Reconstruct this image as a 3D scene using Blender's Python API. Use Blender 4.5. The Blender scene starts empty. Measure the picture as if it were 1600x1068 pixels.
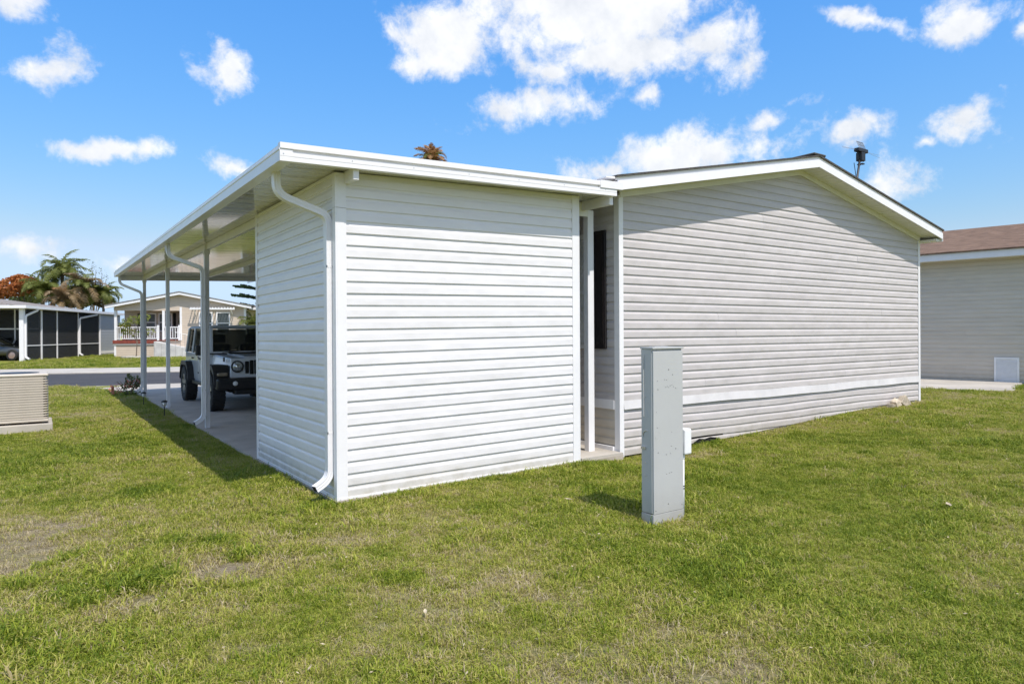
import bpy, bmesh, math, random
import numpy as np
from mathutils import Vector, Matrix, Euler
random.seed(7); RNG = np.random.default_rng(11)
scene = bpy.context.scene
COL = scene.collection
R_ = math.radians

# ------------------------------------------------------------------ camera
CP = Vector((-2.3212, -6.2406, 1.5712))
CF = Vector((0.56978, 0.82179, -0.00251)); CR = Vector((0.82177, -0.56978, -0.00590)); CU = Vector((0.00628, -0.00130, 0.99998))
FPX, PYX = 1069.0, 522.6
cd = bpy.data.cameras.new('camera'); cam = bpy.data.objects.new('camera', cd); COL.objects.link(cam)
cam.matrix_world = Matrix(((CR.x, CU.x, -CF.x, CP.x), (CR.y, CU.y, -CF.y, CP.y), (CR.z, CU.z, -CF.z, CP.z), (0, 0, 0, 1)))
cd.sensor_width = 36.0; cd.sensor_fit = 'HORIZONTAL'; cd.lens = 36.0*FPX/1600.0
cd.shift_y = -(534.0-PYX)/1600.0; cd.clip_start = 0.05; cd.clip_end = 3000
scene.camera = cam
def at(x, y, D):                       # photo pixel + depth along the view axis -> point
    return CP + D*(CF + CR*((x-800)/FPX) - CU*((y-PYX)/FPX))

# ------------------------------------------------------------------ sun + exposure
SUN_SHADOW = Vector((-0.016, 0.605, -1.0)).normalized()    # direction light travels
SUN_EL = math.asin(-SUN_SHADOW.z)
sd = bpy.data.lights.new('sun', 'SUN'); sd.energy = 2.4; sd.angle = R_(0.53); sd.color = (1.0, 0.94, 0.885)
sun = bpy.data.objects.new('sun', sd); COL.objects.link(sun)
sun.rotation_euler = SUN_SHADOW.to_track_quat('-Z', 'Y').to_euler(); sun.location = (0, -20, 30)
scene.render.engine = 'CYCLES'
vs = scene.view_settings
vs.view_transform = 'Standard'; vs.look = 'None'; vs.gamma = 1.0; vs.use_curve_mapping = False; vs.exposure = 1.0
scene.cycles.max_bounces = 8; scene.cycles.diffuse_bounces = 4; scene.cycles.transparent_max_bounces = 12

# ------------------------------------------------------------------ sky with fair-weather clouds
def build_world():
    w = bpy.data.worlds.new('World'); scene.world = w; w.use_nodes = True
    nt = w.node_tree; N = nt.nodes; L = nt.links; N.clear()
    out = N.new('ShaderNodeOutputWorld'); bg = N.new('ShaderNodeBackground'); bg.inputs[1].default_value = 0.12
    sky = N.new('ShaderNodeTexSky'); sky.sky_type = 'NISHITA'; sky.sun_disc = False
    sky.sun_elevation = SUN_EL
    sx, sy = -SUN_SHADOW.x, -SUN_SHADOW.y
    sky.sun_rotation = math.atan2(sx, sy)
    sky.altitude = 0; sky.air_density = 1.0; sky.dust_density = 0.9; sky.ozone_density = 1.0
    tc = N.new('ShaderNodeTexCoord'); sep = N.new('ShaderNodeSeparateXYZ'); L.new(tc.outputs['Generated'], sep.inputs[0])
    def M(op, a, b=None, c=None):
        n = N.new('ShaderNodeMath'); n.operation = op
        for i, v in enumerate((a, b, c)):
            if v is None: continue
            if isinstance(v, (int, float)): n.inputs[i].default_value = v
            else: L.new(v, n.inputs[i])
        return n.outputs[0]
    def NOISE(scale, detail, rough, vec, dist=0.0):
        n = N.new('ShaderNodeTexNoise'); n.inputs['Scale'].default_value = scale; n.inputs['Detail'].default_value = detail
        n.inputs['Roughness'].default_value = rough; n.inputs['Distortion'].default_value = dist; L.new(vec, n.inputs['Vector']); return n
    yaw = math.atan2(CF.y, CF.x)
    az = M('ARCTAN2', sep.outputs['Y'], sep.outputs['X'])
    el = M('ARCSINE', sep.outputs['Z'])
    azr = M('WRAP', M('SUBTRACT', az, yaw), R_(48), R_(-48))        # the same kind of cloud field all the way round
    warp = NOISE(9.0, 5, 0.6, tc.outputs['Generated'])
    sw = N.new('ShaderNodeSeparateColor'); L.new(warp.outputs['Color'], sw.inputs[0])
    azw = M('ADD', azr, M('MULTIPLY', M('SUBTRACT', sw.outputs[0], 0.5), 0.075))
    elw = M('ADD', el, M('MULTIPLY', M('SUBTRACT', sw.outputs[1], 0.5), 0.055))
    cv = N.new('ShaderNodeCombineXYZ'); L.new(azw, cv.inputs[0]); L.new(elw, cv.inputs[1])
    def ang(px, py):
        d = (CF + CR*((px-800)/FPX) - CU*((py-PYX)/FPX)).normalized()
        a = math.atan2(d.y, d.x)-yaw
        return a, math.asin(d.z)
    # cloud: pixel centre, radii, tilt (deg, in the picture), thickness
    clouds = [(30,0,85,34,0,1),(88,100,72,36,-28,1),(352,108,56,46,-25,1),(165,231,120,19,-6,.9),
              (920,10,270,100,0,1.3),(705,60,100,70,0,1.2),(960,85,150,50,0,1.1),(640,108,48,26,0,.9),(1105,62,100,62,-12,1),(1165,105,42,28,0,1),(870,110,70,40,0,.9),
              (838,162,116,38,-4,1),(1010,150,30,20,0,.7),(1060,240,160,40,-2,1.1),(950,262,60,22,0,.8),(1201,186,32,20,0,.9),
              (1346,197,54,38,-8,1),(1506,188,72,38,-8,1),(1440,222,22,13,0,.8),(1505,38,66,44,15,1),(1350,28,60,14,25,.7),(1388,290,70,44,-20,.75),
              (45,392,55,20,-8,.65),(378,266,55,16,15,.7),(1598,45,24,24,0,.8),(185,425,50,18,0,.5),(1250,160,26,10,0,.5)]
    extra = []
    for k in range(16):                                             # the field goes on above the frame
        a = random.uniform(-.8, .8); e = random.uniform(.52, 1.25)
        extra.append((a, e, random.uniform(.07, .2)/max(.35, math.cos(e)), random.uniform(.04, .09), random.uniform(-.4, .4), 1))
    blobs = []
    for (x, y, rx, ry, t, s) in clouds:
        a, e = ang(x, y); a2, _ = ang(x-rx, y); _, e2 = ang(x, y-ry)
        blobs.append((a, e, abs(a2-a), abs(e2-e), R_(t), s))
    acc = None
    for (a, e, ra, re, t, s) in blobs+extra:
        mp = N.new('ShaderNodeMapping'); mp.vector_type = 'TEXTURE'
        mp.inputs['Location'].default_value = (a, e, 0); mp.inputs['Rotation'].default_value = (0, 0, t); mp.inputs['Scale'].default_value = (ra*1.1, re*1.1, 1)
        L.new(cv.outputs[0], mp.inputs['Vector'])
        ln = N.new('ShaderNodeVectorMath'); ln.operation = 'LENGTH'; L.new(mp.outputs[0], ln.inputs[0])
        v = M('MULTIPLY', M('SUBTRACT', 1.0, ln.outputs['Value']), s)
        acc = v if acc is None else M('SMOOTH_MAX', acc, v, 0.12)
    fine = NOISE(13.0, 9, 0.62, tc.outputs['Generated'], 0.25)
    fine2 = NOISE(42.0, 8, 0.65, tc.outputs['Generated'], 0.2)
    dens = M('ADD', M('MAXIMUM', acc, -1.2), M('ADD', M('MULTIPLY', M('SUBTRACT', fine.outputs['Fac'], 0.49), 2.3), M('MULTIPLY', M('SUBTRACT', fine2.outputs['Fac'], 0.5), 1.1)))
    mr = N.new('ShaderNodeMapRange'); mr.interpolation_type = 'SMOOTHSTEP'; L.new(dens, mr.inputs['Value'])
    mr.inputs['From Min'].default_value = 0.0; mr.inputs['From Max'].default_value = 0.78
    alpha = M('MULTIPLY', mr.outputs[0], 0.95)
    alpha = M('MULTIPLY', alpha, M('GREATER_THAN', sep.outputs['Z'], 0.0))
    # thick parts are a little greyer than the rims
    shade = NOISE(16.0, 6, 0.6, tc.outputs['Generated'])
    cr = N.new('ShaderNodeMapRange'); L.new(shade.outputs['Fac'], cr.inputs['Value'])
    cr.inputs['From Min'].default_value = .3; cr.inputs['From Max'].default_value = .7; cr.inputs['To Min'].default_value = 0; cr.inputs['To Max'].default_value = 1
    cm = N.new('ShaderNodeMix'); cm.data_type = 'RGBA'; L.new(cr.outputs[0], cm.inputs['Factor'])
    cm.inputs['A'].default_value = (3.35, 3.5, 3.75, 1); cm.inputs['B'].default_value = (4.75, 4.72, 4.68, 1)
    # photographic rendering of the whole sky: deeper blue, flatter range
    gm = N.new('ShaderNodeGamma'); L.new(sky.outputs[0], gm.inputs[0]); gm.inputs[1].default_value = 1.62
    bw = N.new('ShaderNodeRGBToBW'); L.new(sky.outputs[0], bw.inputs[0])
    k = M('MULTIPLY', M('POWER', M('MAXIMUM', bw.outputs[0], 0.02), -1.05), 1.12)
    hs = N.new('ShaderNodeVectorMath'); hs.operation = 'SCALE'; L.new(gm.outputs[0], hs.inputs[0]); L.new(k, hs.inputs['Scale'])
    sx_ = N.new('ShaderNodeSeparateXYZ'); L.new(hs.outputs[0], sx_.inputs[0]); q = 0.12*2**0.9
    gg = M('MULTIPLY', M('POWER', M('MULTIPLY', sx_.outputs[1], q), 1.2), 1.12/q)
    bb = M('SMOOTH_MAX', M('MULTIPLY', sx_.outputs[2], .94), M('MULTIPLY', gg, 1.30), .5)
    rr = M('MINIMUM', M('MULTIPLY', M('POWER', M('MULTIPLY', sx_.outputs[0], q), 1.95), 3.0/q), M('MULTIPLY', gg, .76))
    ht = N.new('ShaderNodeCombineXYZ'); L.new(rr, ht.inputs[0]); L.new(gg, ht.inputs[1]); L.new(bb, ht.inputs[2]); hs = ht
    mx = N.new('ShaderNodeMix'); mx.data_type = 'RGBA'; L.new(alpha, mx.inputs['Factor']); L.new(hs.outputs[0], mx.inputs['A']); L.new(cm.outputs['Result'], mx.inputs['B'])
    L.new(mx.outputs['Result'], bg.inputs[0]); L.new(bg.outputs[0], out.inputs[0])
    w.cycles.sampling_method = 'MANUAL'; w.cycles.sample_map_resolution = 1024
build_world()

# ------------------------------------------------------------------ materials
MATS = {}
def mat(name, col, rough=0.6, var=0.08, vscale=6.0, bump=0.0, bscale=60.0, metal=0.0, spec=0.5, stretch=None, col2=None, coat=0.0, trans=0.0, dirt=None, board=0.0, wavy=0.0):
    """procedural Principled: base colour varied by noise in object space, fine bump"""
    if name in MATS: return MATS[name]
    m = bpy.data.materials.new(name); m.use_nodes = True; nt = m.node_tree; N = nt.nodes; L = nt.links
    b = N['Principled BSDF']; tc = N.new('ShaderNodeTexCoord'); vec = tc.outputs['Object']
    if stretch:
        mp = N.new('ShaderNodeMapping'); mp.inputs['Scale'].default_value = stretch; L.new(vec, mp.inputs['Vector']); vec = mp.outputs[0]
    n1 = N.new('ShaderNodeTexNoise'); n1.inputs['Scale'].default_value = vscale; n1.inputs['Detail'].default_value = 6; n1.inputs['Roughness'].default_value = .65; L.new(vec, n1.inputs['Vector'])
    mx = N.new('ShaderNodeMix'); mx.data_type = 'RGBA'
    c = Vector(col); c2 = Vector(col2) if col2 else c*(1-2*var)
    c1 = c if col2 else Vector([min(1, k*(1+var)) for k in c])
    mr = N.new('ShaderNodeMapRange'); mr.inputs['From Min'].default_value = .32; mr.inputs['From Max'].default_value = .68; L.new(n1.outputs['Fac'], mr.inputs['Value'])
    L.new(mr.outputs[0], mx.inputs['Factor']); mx.inputs['A'].default_value = (*c1, 1); mx.inputs['B'].default_value = (*c2, 1)
    last = mx.outputs['Result']
    if dirt:                                            # (colour, top z in object space, amount): splash marks near the base
        sp = N.new('ShaderNodeSeparateXYZ'); L.new(tc.outputs['Object'], sp.inputs[0])
        n3 = N.new('ShaderNodeTexNoise'); n3.inputs['Scale'].default_value = 9; n3.inputs['Detail'].default_value = 8; L.new(tc.outputs['Object'], n3.inputs['Vector'])
        d = N.new('ShaderNodeMapRange'); d.inputs['From Min'].default_value = dirt[1]; d.inputs['From Max'].default_value = 0.0; L.new(sp.outputs['Z'], d.inputs['Value'])
        mu = N.new('ShaderNodeMath'); mu.operation = 'MULTIPLY'; L.new(d.outputs[0], mu.inputs[0]); L.new(n3.outputs['Fac'], mu.inputs[1])
        mu2 = N.new('ShaderNodeMath'); mu2.operation = 'MULTIPLY'; mu2.use_clamp = True; L.new(mu.outputs[0], mu2.inputs[0]); mu2.inputs[1].default_value = dirt[2]
        m3 = N.new('ShaderNodeMix'); m3.data_type = 'RGBA'; L.new(mu2.outputs[0], m3.inputs['Factor']); L.new(last, m3.inputs['A']); m3.inputs['B'].default_value = (*dirt[0], 1)
        last = m3.outputs['Result']
    if board:                                           # each board a slightly different batch
        oi = N.new('ShaderNodeObjectInfo'); mm = N.new('ShaderNodeMapRange'); L.new(oi.outputs['Random'], mm.inputs['Value']); mm.inputs['To Min'].default_value = 1-board; mm.inputs['To Max'].default_value = 1.0
        vm = N.new('ShaderNodeVectorMath'); vm.operation = 'SCALE'; L.new(last, vm.inputs[0]); L.new(mm.outputs[0], vm.inputs['Scale']); last = vm.outputs[0]
    L.new(last, b.inputs['Base Color'])
    b.inputs['Roughness'].default_value = rough; b.inputs['Metallic'].default_value = metal; b.inputs['Specular IOR Level'].default_value = spec
    b.inputs['Coat Weight'].default_value = coat; b.inputs['Coat Roughness'].default_value = .06
    if trans: b.inputs['Transmission Weight'].default_value = trans
    if bump:
        n2 = N.new('ShaderNodeTexNoise'); n2.inputs['Scale'].default_value = bscale; n2.inputs['Detail'].default_value = 5; L.new(vec, n2.inputs['Vector'])
        bp = N.new('ShaderNodeBump'); bp.inputs['Strength'].default_value = 1.0; bp.inputs['Distance'].default_value = bump; L.new(n2.outputs['Fac'], bp.inputs['Height']); L.new(bp.outputs[0], b.inputs['Normal'])
        if wavy:
            n4 = N.new('ShaderNodeTexNoise'); n4.inputs['Scale'].default_value = 2.6; n4.inputs['Detail'].default_value = 2; L.new(tc.outputs['Object'], n4.inputs['Vector'])
            b4 = N.new('ShaderNodeBump'); b4.inputs['Distance'].default_value = wavy; L.new(n4.outputs['Fac'], b4.inputs['Height']); L.new(b4.outputs[0], bp.inputs['Normal'])
    MATS[name] = m; return m

def leafmat(name, ca, cb, tl=0.35, rough=.5):
    if name in MATS: return MATS[name]
    m = bpy.data.materials.new(name); m.use_nodes = True; nt = m.node_tree; N = nt.nodes; L = nt.links; N.clear()
    out = N.new('ShaderNodeOutputMaterial'); geo = N.new('ShaderNodeNewGeometry'); n = N.new('ShaderNodeTexNoise'); n.inputs['Scale'].default_value = 1.3; n.inputs['Detail'].default_value = 3
    L.new(geo.outputs['Position'], n.inputs['Vector'])
    ad = N.new('ShaderNodeMath'); ad.operation = 'ADD'; L.new(n.outputs['Fac'], ad.inputs[0])
    rn = N.new('ShaderNodeMath'); rn.operation = 'MULTIPLY_ADD'; L.new(geo.outputs['Random Per Island'], rn.inputs[0]); rn.inputs[1].default_value = .7; rn.inputs[2].default_value = -.35; L.new(rn.outputs[0], ad.inputs[1])
    mx = N.new('ShaderNodeMix'); mx.data_type = 'RGBA'; mx.inputs['A'].default_value = (*ca, 1); mx.inputs['B'].default_value = (*cb, 1); L.new(ad.outputs[0], mx.inputs['Factor'])
    d = N.new('ShaderNodeBsdfPrincipled'); d.inputs['Roughness'].default_value = rough; d.inputs['Specular IOR Level'].default_value = .3; L.new(mx.outputs['Result'], d.inputs['Base Color'])
    t = N.new('ShaderNodeBsdfTranslucent'); L.new(mx.outputs['Result'], t.inputs['Color'])
    ms = N.new('ShaderNodeMixShader'); ms.inputs[0].default_value = tl; L.new(d.outputs[0], ms.inputs[1]); L.new(t.outputs[0], ms.inputs[2]); L.new(ms.outputs[0], out.inputs[0])
    MATS[name] = m; return m

def glassmat(name, tint, alpha, rough=.03, body=.06):
    """thin tinted pane: part clear, part reflecting"""
    if name in MATS: return MATS[name]
    m = bpy.data.materials.new(name); m.use_nodes = True; nt = m.node_tree; N = nt.nodes; L = nt.links; N.clear()
    out = N.new('ShaderNodeOutputMaterial'); tr = N.new('ShaderNodeBsdfTransparent'); tr.inputs[0].default_value = (*tint, 1)
    nz = N.new('ShaderNodeTexNoise'); nz.inputs['Scale'].default_value = 3.0
    mrr = N.new('ShaderNodeMapRange'); L.new(nz.outputs['Fac'], mrr.inputs[0]); mrr.inputs['To Min'].default_value = rough; mrr.inputs['To Max'].default_value = rough*2
    p = N.new('ShaderNodeBsdfPrincipled'); p.inputs['Base Color'].default_value = (tint[0]*body, tint[1]*body, tint[2]*body, 1); L.new(mrr.outputs[0], p.inputs['Roughness'])
    ms = N.new('ShaderNodeMixShader'); ms.inputs[0].default_value = 1-alpha; L.new(tr.outputs[0], ms.inputs[1]); L.new(p.outputs[0], ms.inputs[2]); L.new(ms.outputs[0], out.inputs[0])
    MATS[name] = m; return m

WHITE = mat('white_vinyl', (.81, .79, .79), .42, .025, 2.5, .0006, 90, stretch=(1, 1, 5), dirt=((.40, .36, .27), .26, 1.25), board=.05, wavy=.02)
TRIM = mat('white_trim', (.83, .815, .815), .38, .02, 4, .0004, 50)
ALU = mat('white_aluminium', (.81, .795, .795), .33, .03, 3, .0006, 14)
GREIGE = mat('greige_vinyl', (.58, .54, .525), .5, .04, 1.6, .0007, 80, stretch=(1, 1, 6), dirt=((.36, .32, .24), .42, 1.1), board=.07, wavy=.03)
TAN = mat('tan_vinyl', (.60, .545, .46), .5, .04, 1.5, .0007, 60, stretch=(1, 1, 6), dirt=((.36, .32, .24), .4, .8), board=.06, wavy=.03)
BEIGE = mat('beige_vinyl', (.60, .50, .40), .5, .04, 1.5, .0005, 40, stretch=(1, 1, 6))
SOFFIT = mat('soffit_vinyl', (.76, .74, .68), .45, .03, 5, .0004, 60)  # cream tint holds the warm bounce from the grass in its colour
CONC = mat('concrete', (.50, .44, .37), .85, .12, 1.7, .004, 45, col2=(.36, .31, .255))
CONC_L = mat('pale_concrete', (.46, .42, .36), .85, .1, 1.2, .003, 40)
ASPH = mat('asphalt', (.052, .048, .048), .8, .2, 1.0, .006, 70, stretch=(.35, 1.5, 1))
DARK = mat('dark_void', (.008, .008, .008), .9, .1)
BLACK = mat('black_plastic', (.018, .018, .019), .45, .15, 12, .0005, 120)
RUBBER = mat('tyre_rubber', (.022, .022, .022), .75, .2, 14, .001, 90)
SHUT = mat('dark_shutter', (.018, .014, .014), .42, .15, 9, .0005, 70)
SHINGLE = mat('grey_shingle', (.085, .078, .072), .9, .3, 30, .006, 60)
SHINGLE_B = mat('brown_shingle', (.25, .165, .115), .95, .3, 7, .012, 34, col2=(.10, .066, .048), stretch=(1.6, .45, 1), spec=.15)
SHINGLE_T = mat('taupe_shingle', (.27, .235, .205), .9, .25, 10, .006, 45)
GALV = mat('grey_painted_steel', (.47, .475, .465), .5, .018, 3, .0003, 30, dirt=((.28, .26, .22), .3, .8), spec=.35)
STEEL = mat('bare_steel', (.55, .55, .55), .35, .1, 20, metal=.9)
CHROME = mat('bright_chrome', (.8, .8, .8), .12, .02, 5, metal=1.0)
CARWHITE = mat('white_car_paint', (.62, .64, .67), .28, .01, 3, coat=.9)
CARGREY = mat('dark_grey_car_paint', (.05, .055, .06), .25, .05, 3, coat=.9)
PVC = mat('white_pvc', (.84, .84, .84), .45, .03, 8, .0003, 40)
SANDB = mat('sandy_block', (.55, .47, .36), .95, .2, 14, .008, 40)
BARK = mat('palm_bark', (.20, .155, .115), .95, .3, 9, .01, 25)
REDWOOD = mat('red_brown_board', (.25, .055, .035), .7, .2, 7)
POT = mat('cream_pot', (.6, .55, .48), .7, .1, 8)
TERRA = mat('terracotta', (.45, .19, .12), .8, .2, 10)
BLIND = mat('window_blind', (.55, .57, .57), .5, .03, 4)
BLIND_LT = mat('lightened_window_blind', (.76, .76, .74), .5, .05, 4)  # second blind tone, lightened in colour to offset the shade it sits in
SEAT = mat('dark_cloth', (.03, .028, .028), .9, .2, 12)
LENS = mat('clear_lens', (.85, .87, .88), .08, .02, 8, spec=.8)
AMBER = mat('smoked_amber_lens', (.30, .24, .17), .15, .1, 9)
GLASS_D = glassmat('tinted_glass', (.55, .58, .57), .62)
GLASS_W = glassmat('window_glass', (.85, .88, .88), .70)
SCREEN = glassmat('insect_screen', (.55, .56, .58), .50, .6, .11)
G_PALM = leafmat('palm_green', (.11, .15, .035), (.27, .28, .07), .45)
G_DRY = leafmat('dry_frond', (.20, .135, .065), (.33, .24, .13), .2)
G_BRN = leafmat('brown_frond', (.48, .28, .11), (.30, .16, .07), .3)
G_PINE = leafmat('pine_green', (.02, .045, .022), (.04, .075, .035), .15)
G_ORG = leafmat('orange_leaf', (.55, .17, .05), (.36, .17, .05), .3)
G_BUSH = leafmat('bush_green', (.07, .11, .03), (.19, .20, .06), .35)
G_LIME = leafmat('lime_leaf', (.16, .22, .04), (.30, .30, .07), .4)
G_PINK = leafmat('pink_petal', (.50, .14, .10), (.55, .25, .18), .3)

# ------------------------------------------------------------------ mesh helpers
class MB:
    def __init__(s): s.v = []; s.f = []
    def quad(s, *p):
        n = len(s.v); s.v += [tuple(q) for q in p]; s.f.append(tuple(range(n, n+len(p)))); return s
    def hexa(s, b, t):                                # 4 bottom (ccw from above), 4 top
        n = len(s.v); s.v += [tuple(q) for q in b]+[tuple(q) for q in t]
        s.f += [(n+3, n+2, n+1, n), (n+4, n+5, n+6, n+7)]+[(n+i, n+(i+1) % 4, n+4+(i+1) % 4, n+4+i) for i in range(4)]; return s
    def box(s, x0, x1, y0, y1, z0, z1):
        return s.hexa([(x0, y0, z0), (x1, y0, z0), (x1, y1, z0), (x0, y1, z0)], [(x0, y0, z1), (x1, y0, z1), (x1, y1, z1), (x0, y1, z1)])
    def sbox(s, x0, x1, y0, y1, zb, zt):              # bottom / top heights from functions of (x,y)
        c = [(x0, y0), (x1, y0), (x1, y1), (x0, y1)]
        return s.hexa([(x, y, zb(x, y)) for x, y in c], [(x, y, zt(x, y)) for x, y in c])
    def prism(s, prof, axis, a, b, off=None):         # closed profile (2-D) swept along axis x/y/z from a to b
        def P(q, t):
            return {'x': (t, q[0], q[1]), 'y': (q[0], t, q[1]), 'z': (q[0], q[1], t)}[axis]
        n = len(s.v); k = len(prof)
        s.v += [P(q, a) for q in prof]+[P(q, b) for q in prof]
        s.f += [tuple(range(n+k-1, n-1, -1)), tuple(range(n+k, n+2*k))]+[(n+i, n+(i+1) % k, n+k+(i+1) % k, n+k+i) for i in range(k)]; return s
    def tube(s, pts, w, h=None, seg=8, cap=True, up=None, taper=None):
        """sweep along pts; h None -> round radius w, else rectangle w x h"""
        pts = [Vector(p) for p in pts]; n0 = len(s.v)
        if h is None: ring = [(math.cos(2*math.pi*i/seg)*w, math.sin(2*math.pi*i/seg)*w) for i in range(seg)]
        else: ring = [(-w/2, -h/2), (w/2, -h/2), (w/2, h/2), (-w/2, h/2)]
        k = len(ring); upv = Vector(up) if up else None
        for i, p in enumerate(pts):
            t = (pts[min(i+1, len(pts)-1)]-pts[max(i-1, 0)]).normalized()
            u = upv if upv is not None else (Vector((0, 0, 1)) if abs(t.z) < .95 else Vector((0, 1, 0)))
            a = t.cross(u).normalized(); b = a.cross(t).normalized()
            sc = taper(i/(len(pts)-1)) if taper else 1
            s.v += [tuple(p+a*(q[0]*sc)+b*(q[1]*sc)) for q in ring]
        for i in range(len(pts)-1):
            for j in range(k): s.f.append((n0+i*k+j, n0+i*k+(j+1) % k, n0+(i+1)*k+(j+1) % k, n0+(i+1)*k+j))
        if cap: s.f += [tuple(range(n0+k-1, n0-1, -1)), tuple(n0+(len(pts)-1)*k+j for j in range(k))]
        return s
    def lathe(s, prof, c, axis='z', seg=24):          # prof: (r, t); around axis through c
        n0 = len(s.v); k = len(prof)
        for i in range(seg):
            a = 2*math.pi*i/seg; ca, sa = math.cos(a), math.sin(a)
            for r, t in prof:
                q = {'z': (r*ca, r*sa, t), 'x': (t, r*ca, r*sa), 'y': (r*sa, t, r*ca)}[axis]
                s.v.append((c[0]+q[0], c[1]+q[1], c[2]+q[2]))
        for i in range(seg):
            for j in range(k-1):
                s.f.append((n0+i*k+j, n0+((i+1) % seg)*k+j, n0+((i+1) % seg)*k+j+1, n0+i*k+j+1))
        return s
    def build(s, name, m, parent=None, bevel=0.0, smooth=False, world=True, merge=False, seg=2):
        me = bpy.data.meshes.new(name)
        o = Vector((0, 0, 0)); p = parent
        if world:
            while p is not None: o += p.location; p = p.parent
        me.from_pydata([(v[0]-o.x, v[1]-o.y, v[2]-o.z) for v in s.v], [], s.f); me.update()
        bm = bmesh.new(); bm.from_mesh(me)
        if merge: bmesh.ops.remove_doubles(bm, verts=bm.verts, dist=1e-5)
        bmesh.ops.recalc_face_normals(bm, faces=bm.faces)
        bm.to_mesh(me); bm.free()
        if smooth:
            for q in me.polygons: q.use_smooth = True
        me.materials.append(m)
        ob = bpy.data.objects.new(name, me); COL.objects.link(ob)
        if parent is not None: ob.parent = parent
        if bevel:
            bv = ob.modifiers.new('edge', 'BEVEL'); bv.width = bevel; bv.segments = seg; bv.limit_method = 'ANGLE'; bv.angle_limit = R_(40)
        return ob
def tag(o, label=None, cat=None, group=None, kind=None):
    if label: o['label'] = label
    if cat: o['category'] = cat
    if group: o['group'] = group
    if kind: o['kind'] = kind
    return o
def thing(name, label, cat, loc=(0, 0, 0), rz=0, group=None):
    o = bpy.data.objects.new(name, None); COL.objects.link(o); o.location = loc; o.rotation_euler = (0, 0, rz); o.empty_display_size = .2
    return tag(o, label, cat, group)
def copy_child(src, parent, loc=(0, 0, 0), rot=(0, 0, 0), sc=1.0, name=None):
    c = bpy.data.objects.new(name or src.name.split('.')[0], src.data) if not isinstance(src, bpy.types.Mesh) else bpy.data.objects.new(name, src)
    COL.objects.link(c); c.parent = parent; c.location = loc; c.rotation_euler = rot; c.scale = (sc, sc, sc) if isinstance(sc, (int, float)) else sc
    return c

# value noise in numpy, shared by ground colour and grass
_P = RNG.random((256, 256))
def vnoise(x, y):
    xi = np.floor(x).astype(int); yi = np.floor(y).astype(int); fx = x-xi; fy = y-yi
    fx = fx*fx*(3-2*fx); fy = fy*fy*(3-2*fy); g = lambda a, b: _P[a & 255, b & 255]
    return (g(xi, yi)*(1-fx)+g(xi+1, yi)*fx)*(1-fy)+(g(xi, yi+1)*(1-fx)+g(xi+1, yi+1)*fx)*fy
def fbm(x, y, o=4):
    s = 0; a = .5; t = 0
    for i in range(o):
        s = s+a*vnoise(x*2**i+17.3*i, y*2**i+5.7*i); t += a; a *= .55
    return s/t
sstep = lambda a, b, x: np.clip((x-a)/(b-a), 0, 1)**2*(3-2*np.clip((x-a)/(b-a), 0, 1))

# the street bends: far side of the road is turned by -23 degrees
A23 = R_(-23); E1 = Vector((math.cos(A23), math.sin(A23), 0)); E2 = Vector((-math.sin(A23), math.cos(A23), 0))
def nb(a, b, z=0): return E1*a + E2*b + Vector((0, 0, z))
S0, S1, S2 = 18.9, 27.0, 30.2            # near street edge, far street edge, far strip edge along E2
def gz(x, y):
    x = np.asarray(x, float); y = np.asarray(y, float)
    s = x*E2.x + y*E2.y
    z = -.03 - .0045*np.clip(y, 0, 20) + .25*sstep(3.0, 11.8, x)*(1-sstep(4, 14, y)*.3) - .02*sstep(-.6, -4, y) + .045*sstep(.15, .9, x)*(1-sstep(3.1, 3.6, x))*sstep(-1.2, -.15, y)*(1-sstep(.3, .8, y))
    far = -.12 + .25*sstep(26.5, 37, s)
    t = sstep(17.0, 18.8, s)
    z = z*(1-t) + far*t
    z = np.where((s > S0-.15) & (s < S1+.1), z-.07, z)
    return z + (fbm(x*.9, y*.9, 3)-.5)*.035*(1-t)
def gpx(px, py, z=-.03):
    d = CF + CR*((px-800)/FPX) - CU*((py-PYX)/FPX); p = CP + d*((z-CP.z)/d.z); return p.x, p.y
SAND = [(*gpx(a, b), r) for a, b, r in ((35, 850, .34), (105, 822, .22), (330, 886, .16), (200, 942, .14), (268, 868, .08), (20, 885, .2), (400, 878, .1), (1520, 905, .12), (700, 960, .12))]
LUSH = [(*gpx(a, b), r) for a, b, r in ((85, 842, .055), (135, 831, .09), (75, 886, .07), (115, 872, .05), (205, 918, .15), (245, 905, .10), (272, 846, .11), (335, 850, .14), (45, 915, .06), (100, 932, .08), (130, 946, .07), (378, 868, .07), (230, 770, .22), (60, 765, .2), (620, 905, .12), (1080, 900, .15))]
def dryness(x, y):
    d = dryness0(x, y)
    brk = .15+1.5*fbm(x*9+5, y*9+1, 3)**1.3
    for a, b, r in SAND: d = d + .62*brk*np.exp(-((x-a)**2+(y-b)**2)/(r*r)*.55)
    for a, b, r in LUSH: d = d - .9*np.exp(-((x-a)**2+(y-b)**2)/(r*r))
    return np.clip(d, 0, 1)
def dryness0(x, y):
    d = fbm(x*.55+3, y*.55+9, 4)*.62 + fbm(x*1.9, y*1.9, 3)*.38
    d = (d-.5)*1.45+.31+.08*sstep(2, -3, x)+(fbm(x*6.5+2, y*6.5, 2)-.5)*.55
    d = d + .35*np.exp(-((x+1.2)**2/.8+(y+1.4)**2/.12)) + .3*np.exp(-((x-4.2)**2/.8+(y+.45)**2/.05)) + .35*np.exp(-((x-6.5)**2/1.6+(y+.2)**2/.05))
    d = d - .35*np.exp(-((x+3.3)**2/4+(y-4.5)**2/4)) + .5*np.exp(-((x-2.1)**2/.12+(y+2.25)**2/.06))
    return np.clip(d, 0, 1)

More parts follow.
